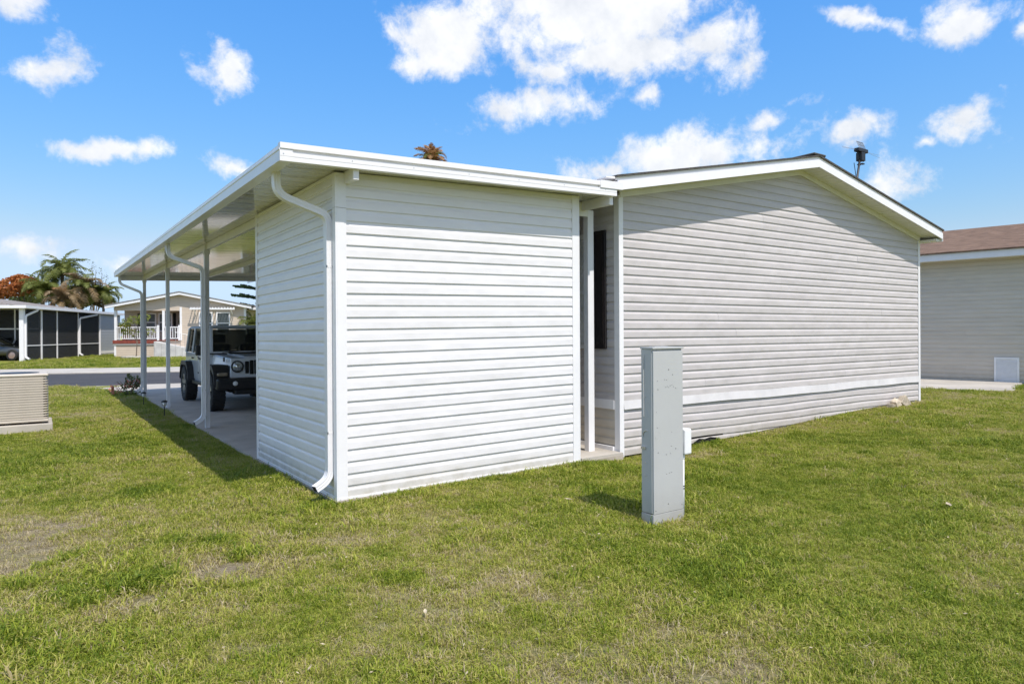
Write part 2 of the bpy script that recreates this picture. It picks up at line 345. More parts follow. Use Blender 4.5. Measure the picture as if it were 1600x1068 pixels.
# ------------------------------------------------------------------ ground
def axis_pts(lo, hi, f0, f1, step):
    a = list(np.arange(f0, f1+step/2, step)); d = step; v = f0
    while v > lo: d *= 1.25; v -= d; a.insert(0, v)
    d = step; v = f1
    while v < hi: d *= 1.25; v += d; a.append(v)
    return np.array(a)
def build_ground():
    X = axis_pts(-900, 900, -9, 17, .14); Y = axis_pts(-300, 1500, -7, 20, .14)
    gx, gy = np.meshgrid(X, Y); zz = gz(gx, gy); nx, ny = len(X), len(Y)
    V = np.stack([gx, gy, zz], -1).reshape(-1, 3)
    i = np.arange(nx-1); j = np.arange(ny-1); ii, jj = np.meshgrid(i, j); a = (jj*nx+ii).ravel()
    Fc = np.stack([a, a+1, a+1+nx, a+nx], -1)
    me = bpy.data.meshes.new('ground'); me.from_pydata(V.tolist(), [], Fc.tolist()); me.update()
    at_ = me.attributes.new('dry', 'FLOAT', 'POINT'); at_.data.foreach_set('value', dryness(V[:, 0], V[:, 1]).astype(np.float32))
    for q in me.polygons: q.use_smooth = True
    m = bpy.data.materials.new('lawn_soil'); m.use_nodes = True; nt = m.node_tree; N = nt.nodes; L = nt.links; b = N['Principled BSDF']
    atn = N.new('ShaderNodeAttribute'); atn.attribute_name = 'dry'; geo = N.new('ShaderNodeNewGeometry')
    n = N.new('ShaderNodeTexNoise'); n.inputs['Scale'].default_value = 38; n.inputs['Detail'].default_value = 8; n.inputs['Roughness'].default_value = .7; L.new(geo.outputs['Position'], n.inputs['Vector'])
    n2 = N.new('ShaderNodeTexNoise'); n2.inputs['Scale'].default_value = 2.2; n2.inputs['Detail'].default_value = 6; L.new(geo.outputs['Position'], n2.inputs['Vector'])
    r = N.new('ShaderNodeValToRGB'); L.new(n.outputs['Fac'], r.inputs[0])
    r.color_ramp.elements[0].position = .3; r.color_ramp.elements[0].color = (.075, .095, .014, 1); r.color_ramp.elements[1].position = .72; r.color_ramp.elements[1].color = (.36, .38, .06, 1)
    r2 = N.new('ShaderNodeValToRGB'); L.new(n.outputs['Fac'], r2.inputs[0])
    r2.color_ramp.elements[0].position = .28; r2.color_ramp.elements[0].color = (.13, .10, .06, 1); r2.color_ramp.elements[1].position = .72; r2.color_ramp.elements[1].color = (.40, .335, .225, 1)
    ad = N.new('ShaderNodeMath'); ad.operation = 'ADD'; ad.use_clamp = True; L.new(atn.outputs['Fac'], ad.inputs[0])
    sb = N.new('ShaderNodeMath'); sb.operation = 'MULTIPLY_ADD'; L.new(n2.outputs['Fac'], sb.inputs[0]); sb.inputs[1].default_value = .8; sb.inputs[2].default_value = -.45; L.new(sb.outputs[0], ad.inputs[1])
    mx = N.new('ShaderNodeMix'); mx.data_type = 'RGBA'; L.new(ad.outputs[0], mx.inputs['Factor']); L.new(r.outputs[0], mx.inputs['A']); L.new(r2.outputs[0], mx.inputs['B'])
    L.new(mx.outputs['Result'], b.inputs['Base Color']); b.inputs['Roughness'].default_value = .95; b.inputs['Specular IOR Level'].default_value = .1
    bp = N.new('ShaderNodeBump'); bp.inputs['Distance'].default_value = .03; L.new(n.outputs['Fac'], bp.inputs['Height']); L.new(bp.outputs[0], b.inputs['Normal'])
    me.materials.append(m); o = bpy.data.objects.new('ground', me); COL.objects.link(o); tag(o, kind='structure')
build_ground()

def strip(name, m, s0, s1, z0, z1, a0=-160, a1=200, thick=.25):
    mb = MB(); n = 60
    for i in range(n):
        a, b = a0+(a1-a0)*i/n, a0+(a1-a0)*(i+1)/n
        P = [nb(a, s0, z0), nb(b, s0, z0), nb(b, s1, z1), nb(a, s1, z1)]
        mb.hexa([p-Vector((0, 0, thick)) for p in P], P)
    o = mb.build(name, m, merge=True); tag(o, kind='structure'); return o
strip('street', ASPH, S0, S1, -.155, -.125)
strip('far_sidewalk', CONC_L, S1, S2, -.085, -.02)
# slab under shed and carport, then the drive to the street
def zslab(x, y): return .0 + .014*x - .0045*y
SL = MB()
ys = [-.035, 4.0, 8.0, 12.0, 16.4]
slab = MB().sbox(-.035, 3.66, -.035, 16.4, lambda x, y: zslab(x, y)-.3, zslab).build('carport_slab', CONC); tag(slab, kind='structure')
dv = MB(); zd = lambda x, y: -.077-.012*(y-16.4)+.01*x
c = [(-.035, 16.41), (3.66, 16.41), (4.6, 17.05), (-1.2, 19.45)]
c = [(-.035, 16.41), (3.66, 16.41), (4.4, S0/E2.y-4.4*E2.x/E2.y), (-1.6, S0/E2.y+1.6*E2.x/E2.y)]
dv.hexa([(x, y, zd(x, y)-.3) for x, y in c], [(x, y, zd(x, y)) for x, y in c])
d_ = dv.build('driveway', CONC_L); tag(d_, kind='structure')

# ------------------------------------------------------------------ lap siding
CH = .1143
PROF = [(0.0, 0.0), (0.0, .0118), (.003, .0128), (.064, .0116), (.075, .0096), (.084, .0045), (.091, .0018), (CH+.008, .0012)]
def siding(parent, P0, ux, nrm, xl, xr, z0, n, m, joints=lambda k: [], slope=0.0, zb=None, ztop=99, name='siding_course', jit=.0012, wave=None):
    """one object per course (and per length between joints)"""
    P0 = Vector(P0); ux = Vector(ux); nrm = Vector(nrm); made = []
    for k in range(n):
        zc = z0+k*CH
        js = sorted(joints(k)); cuts = [None]+js+[None]
        for a, b in zip(cuts[:-1], cuts[1:]):
            mb = MB(); rows = []
            for dz, o in PROF:
                z = min(zc+dz, ztop)
                l, r = xl(z), xr(z)
                if r < l: l = r = (l+r)/2
                l2 = l if a is None else min(max(a+.0012, l), r); r2 = r if b is None else max(min(b-.0012, r), l)
                pr = random.Random(k*31+len(made)).uniform(-jit, jit)
                rows.append((l2, r2, z, o+pr if o > .001 else 0))
            if max(r-l for l, r, _, _ in rows) < .02: continue
            ns = 1 if not wave else 24
            for (l, r, z, o), (l1, r1, z1, o1) in zip(rows[:-1], rows[1:]):
                for q in range(ns):
                    f0, f1 = q/ns, (q+1)/ns
                    pts = []
                    for (L_, Rr, zz, oo, f) in ((l, r, z, o, f0), (l, r, z, o, f1), (l1, r1, z1, o1, f1), (l1, r1, z1, o1, f0)):
                        xx = L_+(Rr-L_)*f; zw = zz+slope*xx
                        if wave: zw += wave(xx, k)
                        if zb: zw = max(zw, zb(xx))
                        pts.append(P0+ux*xx+nrm*oo+Vector((0, 0, zw)))
                    mb.quad(*pts)
            # ends of the lip
            for side in (0, 1):
                e = [P0+ux*row[side]+nrm*row[3]+Vector((0, 0, max(row[2]+slope*row[side]+(wave(row[side], k) if wave else 0), zb(row[side]) if zb else -9))) for row in rows]
                e.append(P0+ux*rows[-1][side]+Vector((0, 0, rows[-1][2]+slope*rows[-1][side]))); mb.quad(*e)
            made.append(mb.build(name, m, parent, merge=True))
    return made

# ------------------------------------------------------------------ carport
RX0, RY0, RY1, RX1 = -.606, -.295, 15.22, 3.325
def zr(x, y): return 3.060+.0311*(x-RX0)+.0062*(y-RY0)      # underside edge of the roof
carport = thing('carport', 'long white aluminium carport roof on slim posts joined to the grey house', 'carport', (0, 8, 0))
# ceiling / roof panels run from the house to the gutter
def panel_mat():
    m = bpy.data.materials.new('glossy_roof_panel'); m.use_nodes = True; nt = m.node_tree; N = nt.nodes; L = nt.links; b = N['Principled BSDF']
    tc = N.new('ShaderNodeTexCoord'); mp = N.new('ShaderNodeMapping'); mp.inputs['Scale'].default_value = (.45, 3.2, 1); L.new(tc.outputs['Object'], mp.inputs[0])
    n = N.new('ShaderNodeTexNoise'); n.inputs['Scale'].default_value = 1.6; n.inputs['Detail'].default_value = 4; L.new(mp.outputs[0], n.inputs['Vector'])
    bp = N.new('ShaderNodeBump'); bp.inputs['Distance'].default_value = .09; L.new(n.outputs['Fac'], bp.inputs['Height']); L.new(bp.outputs[0], b.inputs['Normal'])
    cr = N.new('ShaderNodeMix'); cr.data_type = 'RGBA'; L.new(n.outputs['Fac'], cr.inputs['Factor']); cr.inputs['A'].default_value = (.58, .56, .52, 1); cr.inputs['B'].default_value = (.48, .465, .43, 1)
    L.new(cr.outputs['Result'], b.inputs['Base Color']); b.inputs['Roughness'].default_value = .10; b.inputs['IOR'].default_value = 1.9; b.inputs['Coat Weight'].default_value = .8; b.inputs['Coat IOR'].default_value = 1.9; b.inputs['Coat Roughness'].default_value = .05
    return m
PANEL = panel_mat()
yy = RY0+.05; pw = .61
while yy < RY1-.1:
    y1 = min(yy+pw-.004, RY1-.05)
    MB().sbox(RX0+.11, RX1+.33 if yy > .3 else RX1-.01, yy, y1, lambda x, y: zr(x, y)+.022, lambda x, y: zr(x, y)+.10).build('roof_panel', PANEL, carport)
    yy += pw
# rolled cap over the panels
MB().sbox(RX0+.01, RX1-.003, RY0+.012, RY1-.012, lambda x, y: zr(x, y)+.103, lambda x, y: zr(x, y)+.150).build('roof_skin', ALU, carport)
# front fascia: cap, shaded channel, lower band with a bead
def fascia(y, sgn, name):
    prof = [(0, 0), (.0, .036), (.004, .038), (.004, .041), (.0, .043), (.0, .078), (.022, .083), (.022, .104), (-.006, .108), (-.006, .158), (.02, .162), (.06, .158), (.06, .0)]
    mb = MB(); a = [(RX0, y+sgn*q[0], zr(RX0, y)+q[1]) for q in prof]; b = [(RX1, y+sgn*q[0], zr(RX1, y)+q[1]) for q in prof]
    n = len(prof); mb.v += a+b; mb.f += [tuple(range(n-1, -1, -1)), tuple(range(n, 2*n))]+[(i, (i+1) % n, n+(i+1) % n, n+i) for i in range(n)]
    return mb.build(name, TRIM, carport)
fascia(RY0, 1, 'front_fascia'); fascia(RY1, -1, 'rear_fascia')
# gutter along the low side
def gutter():
    prof = [(0, .004), (0, .092), (-.006, .098), (-.006, .108), (.010, .110), (.010, .150), (.02, .155), (.05, .155), (.05, .11), (.112, .108), (.112, .004)]
    mb = MB(); n = len(prof); ends = [RY0+.002, 4.9, 10.1, RY1-.002]
    for s in ends: mb.v += [(RX0-.001+q[0], s, zr(RX0, s)+q[1]) for q in prof]
    k = len(ends); mb.f += [tuple(range(n-1, -1, -1)), tuple((k-1)*n+i for i in range(n))]
    for e in range(k-1): mb.f += [(e*n+i, e*n+(i+1) % n, (e+1)*n+(i+1) % n, (e+1)*n+i) for i in range(n)]
    return mb.build('gutter', ALU, carport)
gut = gutter()
for y in (3.1, 8.2, 12.4): MB().box(RX0-.004, RX0+.02, y-.02, y+.02, zr(RX0, y)+.004, zr(RX0, y)+.094).build('seam', ALU, gut)
for i in range(7):
    x = RX0+.03+i*.62; MB().lathe([(0, -.0035), (.005, -.003), (.006, 0)], (x, RY0+.001, zr(x, RY0)+.062), 'y', 10).build('screw', STEEL, carport)
# beams
def beam(x0, x1, y0, y1, drop, h):
    return MB().sbox(x0, x1, y0, y1, lambda x, y: zr(x, y)-drop, lambda x, y: zr(x, y)-drop+h).build('beam', ALU, carport, bevel=.003)
beam(.072, .128, -.245, RY1-.3, .092, .112)
beam(1.53, 1.585, 2.9, RY1-.3, .07, .09)
beam(3.262, 3.318, -.235, RY1-.3, .098, .118)
MB().sbox(RX0+.12, RX1, RY1-.16, RY1-.065, lambda x, y: zr(x, y)-.10, lambda x, y: zr(x, y)+.02).build('cross_beam', ALU, carport)
MB().box(2.98, 3.36, .262, .282, 3.02, 3.19).build('header_board', SOFFIT, carport)
# posts
POSTY = [6.45, 10.75, 14.78]
for y in POSTY:
    MB().box(.040, .115, y-.0375, y+.0375, zslab(0, y)-.01, zr(.1, y)+.0).build('post', ALU, carport, bevel=.005)
    MB().box(.030, .125, y-.05, y+.05, zr(.1, y)-.17, zr(.1, y)-.10).build('post_bracket', ALU, carport, bevel=.003)
MB().box(3.372, 3.470, .285, .372, .03, 3.11).build('post', ALU, carport, bevel=.005)
for y in (6.45, 14.78): MB().box(3.375, 3.452, y, y+.077, -.05, 3.15).build('post', ALU, carport, bevel=.005)
# downspouts: corrugated rectangular pipe, S-bend to the wall, kick-out elbow
def downspout(yt, yw, xw=-.038, zel=2.66, zb=.30):
    root = None
    zt = zr(-.5, yt)+.01
    P = [Vector((-.495, yt, zt))]
    def arc(p0, p1, p2, n=7):
        return [p0*(1-t)**2+p1*2*t*(1-t)+p2*t*t for t in [i/n for i in range(n+1)]]
    A = Vector((-.495, yt, zt-.10)); K1 = Vector((-.495, yt, zt-.205)); d = (Vector((xw, yw, zel))-K1).normalized(); B = K1+d*.12
    K2 = Vector((xw, yw, zel)); Cc = K2-d*.09; D = K2-Vector((0, 0, .10))
    P += arc(A, K1, B)+arc(Cc, K2, D)
    Z = Vector((xw, yw, zb)); P.append(Z); K3 = Z-Vector((0, 0, .11)); e = Vector((-.86, -.12, -.42)).normalized()
    P += arc(Z-Vector((0, 0, .01)), K3, K3+e*.11)[1:]; P.append(K3+e*.17)
    mb = MB(); ring = []
    w, h = .062, .082                                # x / y size, with small corrugations
    for (sx, sy, ex, ey) in ((-1, -1, 1, -1), (1, -1, 1, 1), (1, 1, -1, 1), (-1, 1, -1, -1)):
        for i in range(8):
            t = i/8; x = (sx+(ex-sx)*t)*w/2; y = (sy+(ey-sy)*t)*h/2
            r = .0022 if i in (2, 3, 5, 6) else 0
            nx = 0 if sy == ey else (1 if sx > 0 else -1); ny = 0 if sx == ex else (1 if sy > 0 else -1)
            ring.append((x-nx*r, y-ny*r))
    k = len(ring); fr = []
    for i, p in enumerate(P):
        t = (P[min(i+1, len(P)-1)]-P[max(i-1, 0)]).normalized()
        b = (Vector((0, 1, 0))-t*t.y).normalized(); a = b.cross(t).normalized()
        if a.x < 0 and abs(t.z) > .3: a = -a
        mb.v += [tuple(p+a*q[0]+b*q[1]) for q in ring]
    for i in range(len(P)-1):
        for j in range(k): mb.f.append((i*k+j, i*k+(j+1) % k, (i+1)*k+(j+1) % k, (i+1)*k+j))
    mb.f.append(tuple(range(k)))
    o = mb.build('downspout', ALU, carport)
    for z in (2.2, .62): MB().box(xw-.031, xw+.031, yw-.041, yw+.041, z, z+.022).build('strap', ALU, o)
    # open end, dark inside
    T = P[-1]; n_ = (P[-1]-P[-2]).normalized(); b = Vector((0, 1, 0)); b = (b-n_*b.dot(n_)).normalized(); a = b.cross(n_)
    q = T+n_*.0015
    MB().quad(*[tuple(q+a*(sx*w*.44)+b*(sy*h*.44)) for sx, sy in ((-1, -1), (1, -1), (1, 1), (-1, 1))]).build('outlet', DARK, o)
    return o
downspout(.22, .122, -.038, 2.70, .30)
downspout(6.62, 6.33, -.004, 2.70, .26)
downspout(14.98, 14.66, -.004, 2.72, .24)

# ------------------------------------------------------------------ storage shed
shed = thing('storage_shed', 'white lap sided storage shed under the front end of the carport', 'shed', (1.5, 1.4, 0))
W, D = 2.957, 2.83
ztop_shed = lambda x, y: zr(x, y)+.02
MB().sbox(.004, W-.004, .004, D-.004, lambda x, y: zslab(x, y)+.002, lambda x, y: zr(x, y)+.018).build('wall', WHITE, shed)
siding(shed, (0, 0, 0), (1, 0, 0), (0, -1, 0), lambda z: .088, lambda z: W-.088, .129-CH, 27, WHITE, slope=.014, zb=lambda x: .012+.014*x, ztop=3.10,
       joints=lambda k: [])
siding(shed, (0, 0, 0), (0, 1, 0), (-1, 0, 0), lambda z: .06, lambda z: D-.05, .129-CH, 27, WHITE, slope=-.003, zb=lambda x: .012-.0045*x, ztop=3.115)
def corner_trim(par, x, y, sx, sy, wa, wb, z0, z1, m=TRIM, t=.016):
    # L-shaped corner post; sx, sy point outwards
    mb = MB(); o = .019
    xs = sorted((x+sx*o, x+sx*(o-t)-0)); ysr = sorted((y+sy*o, y-sy*wb)); mb.box(xs[0], xs[1], ysr[0], ysr[1], z0, z1)
    xs = sorted((x+sx*(o-t)-sx*.0, x-sx*wa)); ysr = sorted((y+sy*o, y+sy*(o-t))); mb.box(xs[0], xs[1], ysr[0], ysr[1], z0, z1)
    return mb.build('corner_trim', m, par, bevel=.002)
corner_trim(shed, 0, 0, -1, -1, .09, .06, -.0, 2.76)
corner_trim(shed, 0, 0, -1, -1, .088, .058, 2.763, 3.09)
corner_trim(shed, W, 0, 1, -1, .09, .05, .035, 3.19)
corner_trim(shed, 0, D, -1, 1, .02, .052, -.012, 3.10)
MB().box(-.016, .06, .062, D-.055, 3.064, 3.092).build('top_trim', TRIM, shed)
MB().sbox(.09, W-.09, -.0165, -.002, lambda x, y: zr(x, y)-.035, lambda x, y: zr(x, y)+.018).build('top_trim', SOFFIT, shed)
MB().sbox(-.020, -.004, .03, D, lambda x, y: zslab(x, y)+.004, lambda x, y: zslab(x, y)+.034).build('base_trim', TRIM, shed)
MB().sbox(.0, W, -.022, -.004, lambda x, y: zslab(x, y)+.003, lambda x, y: zslab(x, y)+.022).build('base_trim', TRIM, shed)

# ------------------------------------------------------------------ the grey manufactured home
GX, GY, GW = 3.70, .068, 7.807
HE, RIDGE = 3.323, GX+GW/2
SLP = .198
house = thing('mobile_home', 'light grey sided home with white trimmed low gable beside the white shed', 'house', (GX+GW/2, 6, 0))
HL = 17.0
zg = lambda x: HE+SLP*(GW/2-abs(x-GW/2))
mb = MB(); prof = [(GX+.004, .02), (GX+GW-.004, .02), (GX+GW-.004, HE+.0), (RIDGE, HE+SLP*GW/2), (GX+.004, HE)]
mb.prism(prof, 'y', GY+.004, GY+HL); mb.build('wall', GREIGE, house)
ground_at = lambda x, y: float(gz(np.array([x]), np.array([y]))[0])
# upper wall courses
lim_l = lambda z: max(.055, (z-HE+.01)/SLP) if z > HE else .055
lim_r = lambda z: GW-lim_l(z)
rj = random.Random(5)
JOINTS = {0: [1.62], 1: [1.62, 5.2], 3: [.92, 4.4], 5: [.92], 6: [5.9], 8: [5.9], 9: [1.9], 10: [1.9, 6.4], 13: [3.4], 14: [3.4], 17: [2.5], 18: [2.5, 5.6], 20: [5.6], 21: [2.95], 22: [2.95, 5.05], 24: [4.4], 7: [2.3], 15: [6.6], 2: [6.7]}
siding(house, (GX, GY, 0), (1, 0, 0), (0, -1, 0), lim_l, lim_r, .82-CH, 30, GREIGE, joints=lambda k: JOINTS.get(k, []))
# skirting below the white band
def skirt_bottom(x):
    b = .012+.245*float(sstep(0, 8.0, np.array(x)))
    if 1.28 < x < 1.95: b += .055*math.sin((x-1.28)/.67*math.pi)*(1+.35*math.sin(x*31))+.006
    return b
SJ = {0: [2.9], 1: [2.9], 2: [4.75], 3: [4.75], 4: [6.9]}
siding(house, (GX, GY, 0), (1, 0, 0), (0, -1, 0), lambda z: .055, lambda z: GW-.055, .60-5*CH-.02, 5, GREIGE, joints=lambda k: SJ.get(k, []), zb=skirt_bottom, ztop=.61, wave=lambda x, k: .006*math.sin(x*1.3+k*.3)+.003*math.sin(x*4.1+k))
mb = MB(); n = 40                                  # white band, a little wavy
for i in range(n):
    a, b = .05+(GW-.10)*i/n, .05+(GW-.10)*(i+1)/n
    w = lambda x: .007*math.sin(x*1.1+.5)+.004*math.sin(x*3.7)
    t = lambda x: .012+.006*math.sin(x*2.1)**2
    mb.hexa([(GX+a, GY-.02-t(a), .592+w(a)), (GX+b, GY-.02-t(b), .592+w(b)), (GX+b, GY-.001, .592+w(b)), (GX+a, GY-.001, .592+w(a))],
            [(GX+a, GY-.014, .706+w(a)*.4), (GX+b, GY-.014, .706+w(b)*.4), (GX+b, GY-.001, .706+w(b)*.4), (GX+a, GY-.001, .706+w(a)*.4)])
mb.build('skirting_band', mat('faded_band', (.64, .62, .61), .5, .05, 3, .0006, 40), house, merge=True)
MB().box(GX+1.25, GX+2.0, GY-.0035, GY+.003, -.02, .19).build('crawl_backing', DARK, house)  # dark backing behind the tear; the crawl space shade is its colour
corner_trim(house, GX, GY, -1, -1, .055, .075, .0, HE-.03)
corner_trim(house, GX+GW, GY, 1, -1, .052, .06, .20, HE-.02)
# rake boards, soffit, frieze, roof
OV = .345; XL, XR = GX-.33, GX+GW+.20
zrk = lambda x: 4.100-SLP*abs(x-RIDGE)             # underside of the rake board
def rake(y0, y1, o0, o1, name, m, par=house, x_l=XL, x_r=XR):
    obs = []
    for a, b in ((x_l, RIDGE), (RIDGE, x_r)):
        mb = MB(); mb.hexa([(a, y0, zrk(a)+o0), (b, y0, zrk(b)+o0), (b, y1, zrk(b)+o0), (a, y1, zrk(a)+o0)],
                           [(a, y0, zrk(a)+o1), (b, y0, zrk(b)+o1), (b, y1, zrk(b)+o1), (a, y1, zrk(a)+o1)])
        obs.append(mb.build(name, m, par))
    return obs
YF = GY-OV
rake(YF, YF+.022, 0, .112, 'rake_board', TRIM)
rake(YF+.016, YF+.05, .1125, .160, 'rake_trim', TRIM)
rake(YF-.012, GY+HL+.3, .1605, .184, 'shingle_roof', SHINGLE, house, XL-.03, XR+.03)
MB().box(RIDGE-.16, RIDGE+.16, YF-.02, GY+HL+.3, zrk(RIDGE)+.165, zrk(RIDGE)+.205).build('ridge_cap', SHINGLE, house, bevel=.02)
rake(YF+.05, YF+.06, .02, .158, 'sub_fascia', TRIM)
for a, b in ((XL+.02, RIDGE), (RIDGE, XR-.02)):     # soffit panels, each with two V-grooves
    nP = int(abs(b-a)/.305); stp = (b-a)/nP
    for i in range(nP):
        u0 = a+i*stp; mb = MB(); cuts = [0, .31, .345, .65, .685, .985, 1.0]
        for q in range(6):
            g = .013 if q in (1, 3, 5) else 0
            p0, p1 = u0+stp*cuts[q], u0+stp*cuts[q+1]
            mb.hexa([(p0, YF+.0225, zrk(p0)+.020+g), (p1, YF+.0225, zrk(p1)+.020+g), (p1, GY-.001, zrk(p1)+.020+g), (p0, GY-.001, zrk(p0)+.020+g)],
                    [(p0, YF+.0225, zrk(p0)+.034), (p1, YF+.0225, zrk(p1)+.034), (p1, GY-.001, zrk(p1)+.034), (p0, GY-.001, zrk(p0)+.034)])
        mb.build('soffit_panel', SOFFIT, house)
for a, b in ((GX, RIDGE), (RIDGE, GX+GW)):          # frieze trim where the wall meets the soffit
    mb = MB(); mb.hexa([(a, GY-.030, zrk(a)-.062), (b, GY-.030, zrk(b)-.062), (b, GY-.002, zrk(b)-.062), (a, GY-.002, zrk(a)-.062)],
                       [(a, GY-.030, zrk(a)+.019), (b, GY-.030, zrk(b)+.019), (b, GY-.002, zrk(b)+.019), (a, GY-.002, zrk(a)+.019)])
    mb.build('frieze_trim', SOFFIT, house)
# eave returns along both sides
MB().box(GX+GW+.02, XR, GY-.30, GY+HL, HE-.075, HE-.035).build('eave_soffit', SOFFIT, house)
MB().box(XR-.004, XR+.014, GY-.34, GY+HL+.2, HE-.078, HE+.05).build('eave_fascia', TRIM, house)
MB().box(XL+.0, XL+.02, GY-.322, GY+HL+.2, HE-.06, HE+.06).build('eave_fascia', TRIM, house)
# cap where carport and house roof meet
MB().hexa([(3.06, RY0-.010, zr(3.06, 0)+.078), (XL+.045, RY0-.010, zr(XL, 0)+.078), (XL+.045, RY0+.05, zr(XL, 0)+.078), (3.06, RY0+.05, zr(3.06, 0)+.078)],
          [(3.06, RY0-.010, zr(3.06, 0)+.166), (XL+.045, RY0-.010, zr(XL, 0)+.166), (XL+.045, RY0+.05, zr(XL, 0)+.166), (3.06, RY0+.05, zr(3.06, 0)+.166)]).build('flashing', ALU, carport)
MB().hexa([(3.20, YF+.03, 3.40), (GX+.35, YF+.03, 3.405), (GX+.35, 1.5, 3.405), (3.20, 1.5, 3.40)], [(3.20, YF+.03, 3.412), (GX+.35, YF+.03, 3.50), (GX+.35, 1.5, 3.50), (3.20, 1.5, 3.412)]).build('roof_flashing', ALU, house)
# side wall seen through the gap
siding(house, (GX, GY, 0), (0, 1, 0), (-1, 0, 0), lambda z: .08, lambda z: 14.0, .82-CH, 22, GREIGE)
siding(house, (GX, GY, 0), (0, 1, 0), (-1, 0, 0), lambda z: .08, lambda z: 14.0, .60-4*CH, 4, TAN, ztop=.60)  # tan vinyl on the grey home: warm tone of the light put into colour
MB().box(GX-.03, GX-.001, GY+.08, 14, .595, .71).build('skirting_band', TRIM, house)
MB().box(GX-.05, GX-.001, GY+.08, 14, .02, .125).build('base_trim', TRIM, house)
# shutter: stiles, rails and two raised panels
def shutter(y0, y1, z0, z1):
    sh = MB().box(GX-.045, GX-.0145, y0, y1, z0, z1).build('shutter', SHUT, house, bevel=.004)
    zm = z0+(z1-z0)*.44
    for a, b in ((z0+.07, zm-.03), (zm+.03, z1-.07)):
        x = GX-.045
        MB().hexa([(x-.001, y0+.045, a), (x-.001, y1-.045, a), (x+.01, y1-.045, a), (x+.01, y0+.045, a)], [(x-.001, y0+.045, b), (x-.001, y1-.045, b), (x+.01, y1-.045, b), (x+.01, y0+.045, b)]).build('raised_panel', SHUT, sh, bevel=.004)
        for u, v in ((y0+.028, y0+.034), (y1-.034, y1-.028)): MB().box(x-.010, x, u, v, a-.02, b+.02).build('moulding', SHUT, sh)
    return sh
shutter(.285, .52, 1.36, 2.885)
shutter(1.56, 1.80, 1.36, 2.885)
win = MB().box(GX-.035, GX-.01, .54, 1.54, 1.36, 2.87).build('window', BLIND_LT, house)
fr = MB(); x0, x1 = GX-.062, GX-.036
for (a, b, c_, d2) in ((.54, .585, 1.36, 2.87), (1.495, 1.54, 1.36, 2.87), (.585, 1.495, 1.36, 1.41), (.585, 1.495, 2.82, 2.87), (.585, 1.495, 2.08, 2.125)): fr.box(x0, x1, a, b, c_, d2)
fr.build('frame', TRIM, win)
for i in range(28):
    z = 1.43+i*.05
    if abs(z-2.1) < .04: continue
    MB().hexa([(GX-.040, .586, z), (GX-.040, 1.494, z), (GX-.0355, 1.494, z+.012), (GX-.0355, .586, z+.012)], [(GX-.041, .586, z+.002), (GX-.041, 1.494, z+.002), (GX-.0365, 1.494, z+.036), (GX-.0365, .586, z+.036)]).build('blind_slat', BLIND_LT, win)
# pale slab piece: the sunlit passage floor put into a lighter colour
MB().box(2.985, 3.66, -.03, .9, .045, .075).build('lit_floor_patch', CONC_L, house)

# ------------------------------------------------------------------ utility pedestal
ped = thing('utility_pedestal', 'tall grey steel utility pedestal standing in the lawn before the gable', 'utility box', (2.08, -2.14, -.03), 0)
PH = 1.44
MB().box(1.893, 2.262, -2.205, -2.085, .05, PH-.012).build('cabinet', GALV, ped, bevel=.004)
MB().box(1.897, 2.258, -2.222, -2.2055, .045, PH-.03).build('front_cover', GALV, ped, bevel=.003)
MB().box(1.887, 2.268, -2.226, -2.078, PH-.0115, PH+.004).build('lid', GALV, ped, bevel=.003)
MB().box(1.97, 2.14, -2.17, -2.10, PH+.004, PH+.010).build('lid_plate', GALV, ped, bevel=.002)
MB().box(1.891, 2.264, -2.2215, -2.0835, -.12, .043).build('base', GALV, ped, bevel=.003)
MB().box(1.884, 1.8925, -2.12, -2.105, .86, PH-.06).build('hinge_flange', GALV, ped)
MB().box(1.8815, 1.8925, -2.14, -2.088, .585, .605).build('latch', STEEL, ped)
mb = MB(); mb.tube([(1.889, -2.150+.042*math.cos(a), .70+.042*math.sin(a)) for a in np.linspace(-.4, 1.9, 12)], .003, seg=6); mb.build('hasp_ring', STEEL, ped)
MB().lathe([(0, 0), (.026, 0), (.030, .003), (.034, 0)], (1.942, -2.2225, .70), 'y', 20).build('knockout', GALV, ped)
rs = random.Random(3)
dots = [(2.083, 1.252, .005), (2.13, 1.208, .004), (2.03, 1.17, .003), (2.055, 1.165, .003), (1.945, 1.16, .003), (2.10, 1.115, .0035), (2.12, 1.12, .003), (2.045, 1.105, .003), (2.062, 1.11, .003), (2.08, 1.102, .003), (1.95, 1.09, .004), (2.17, 1.09, .004), (2.14, 1.105, .003),
        (1.93, .90, .003), (1.94, .77, .0035), (2.115, .72, .003), (2.11, .60, .003), (2.165, .575, .0045), (1.95, .56, .004), (2.05, .535, .0035), (2.10, .54, .003), (2.05, .37, .003), (2.085, .375, .003), (2.11, .378, .003), (2.07, .115, .0045), (1.92, .075, .004), (2.24, .085, .004), (2.00, 1.28, .0), ]
for x, z, r in dots:
    if r: MB().lathe([(0, .0006), (r, .0006), (r, -.0004)], (x, -2.2226, z), 'y', 8).build('screw_hole', DARK, ped)
for z in (1.03, .47, .36): MB().lathe([(0, .0), (.005, .0), (.006, .004), (.006, .006)], (1.8895, -2.135, z), 'x', 10).build('screw', STEEL, ped)
ob = MB().box(2.300, 2.392, -2.205, -2.105, .50, .725).build('meter_box', PVC, ped, bevel=.014)
MB().box(2.262, 2.302, -2.17, -2.14, .60, .66).build('nipple', PVC, ped)
MB().tube([(2.318, -2.155, .51), (2.318, -2.155, -.08)], .021, seg=14).build('conduit', PVC, ped, smooth=True)
MB().lathe([(.022, 0), (.026, 0), (.026, .05), (.022, .05)], (2.318, -2.155, .465), 'z', 16).build('coupling', PVC, ped)
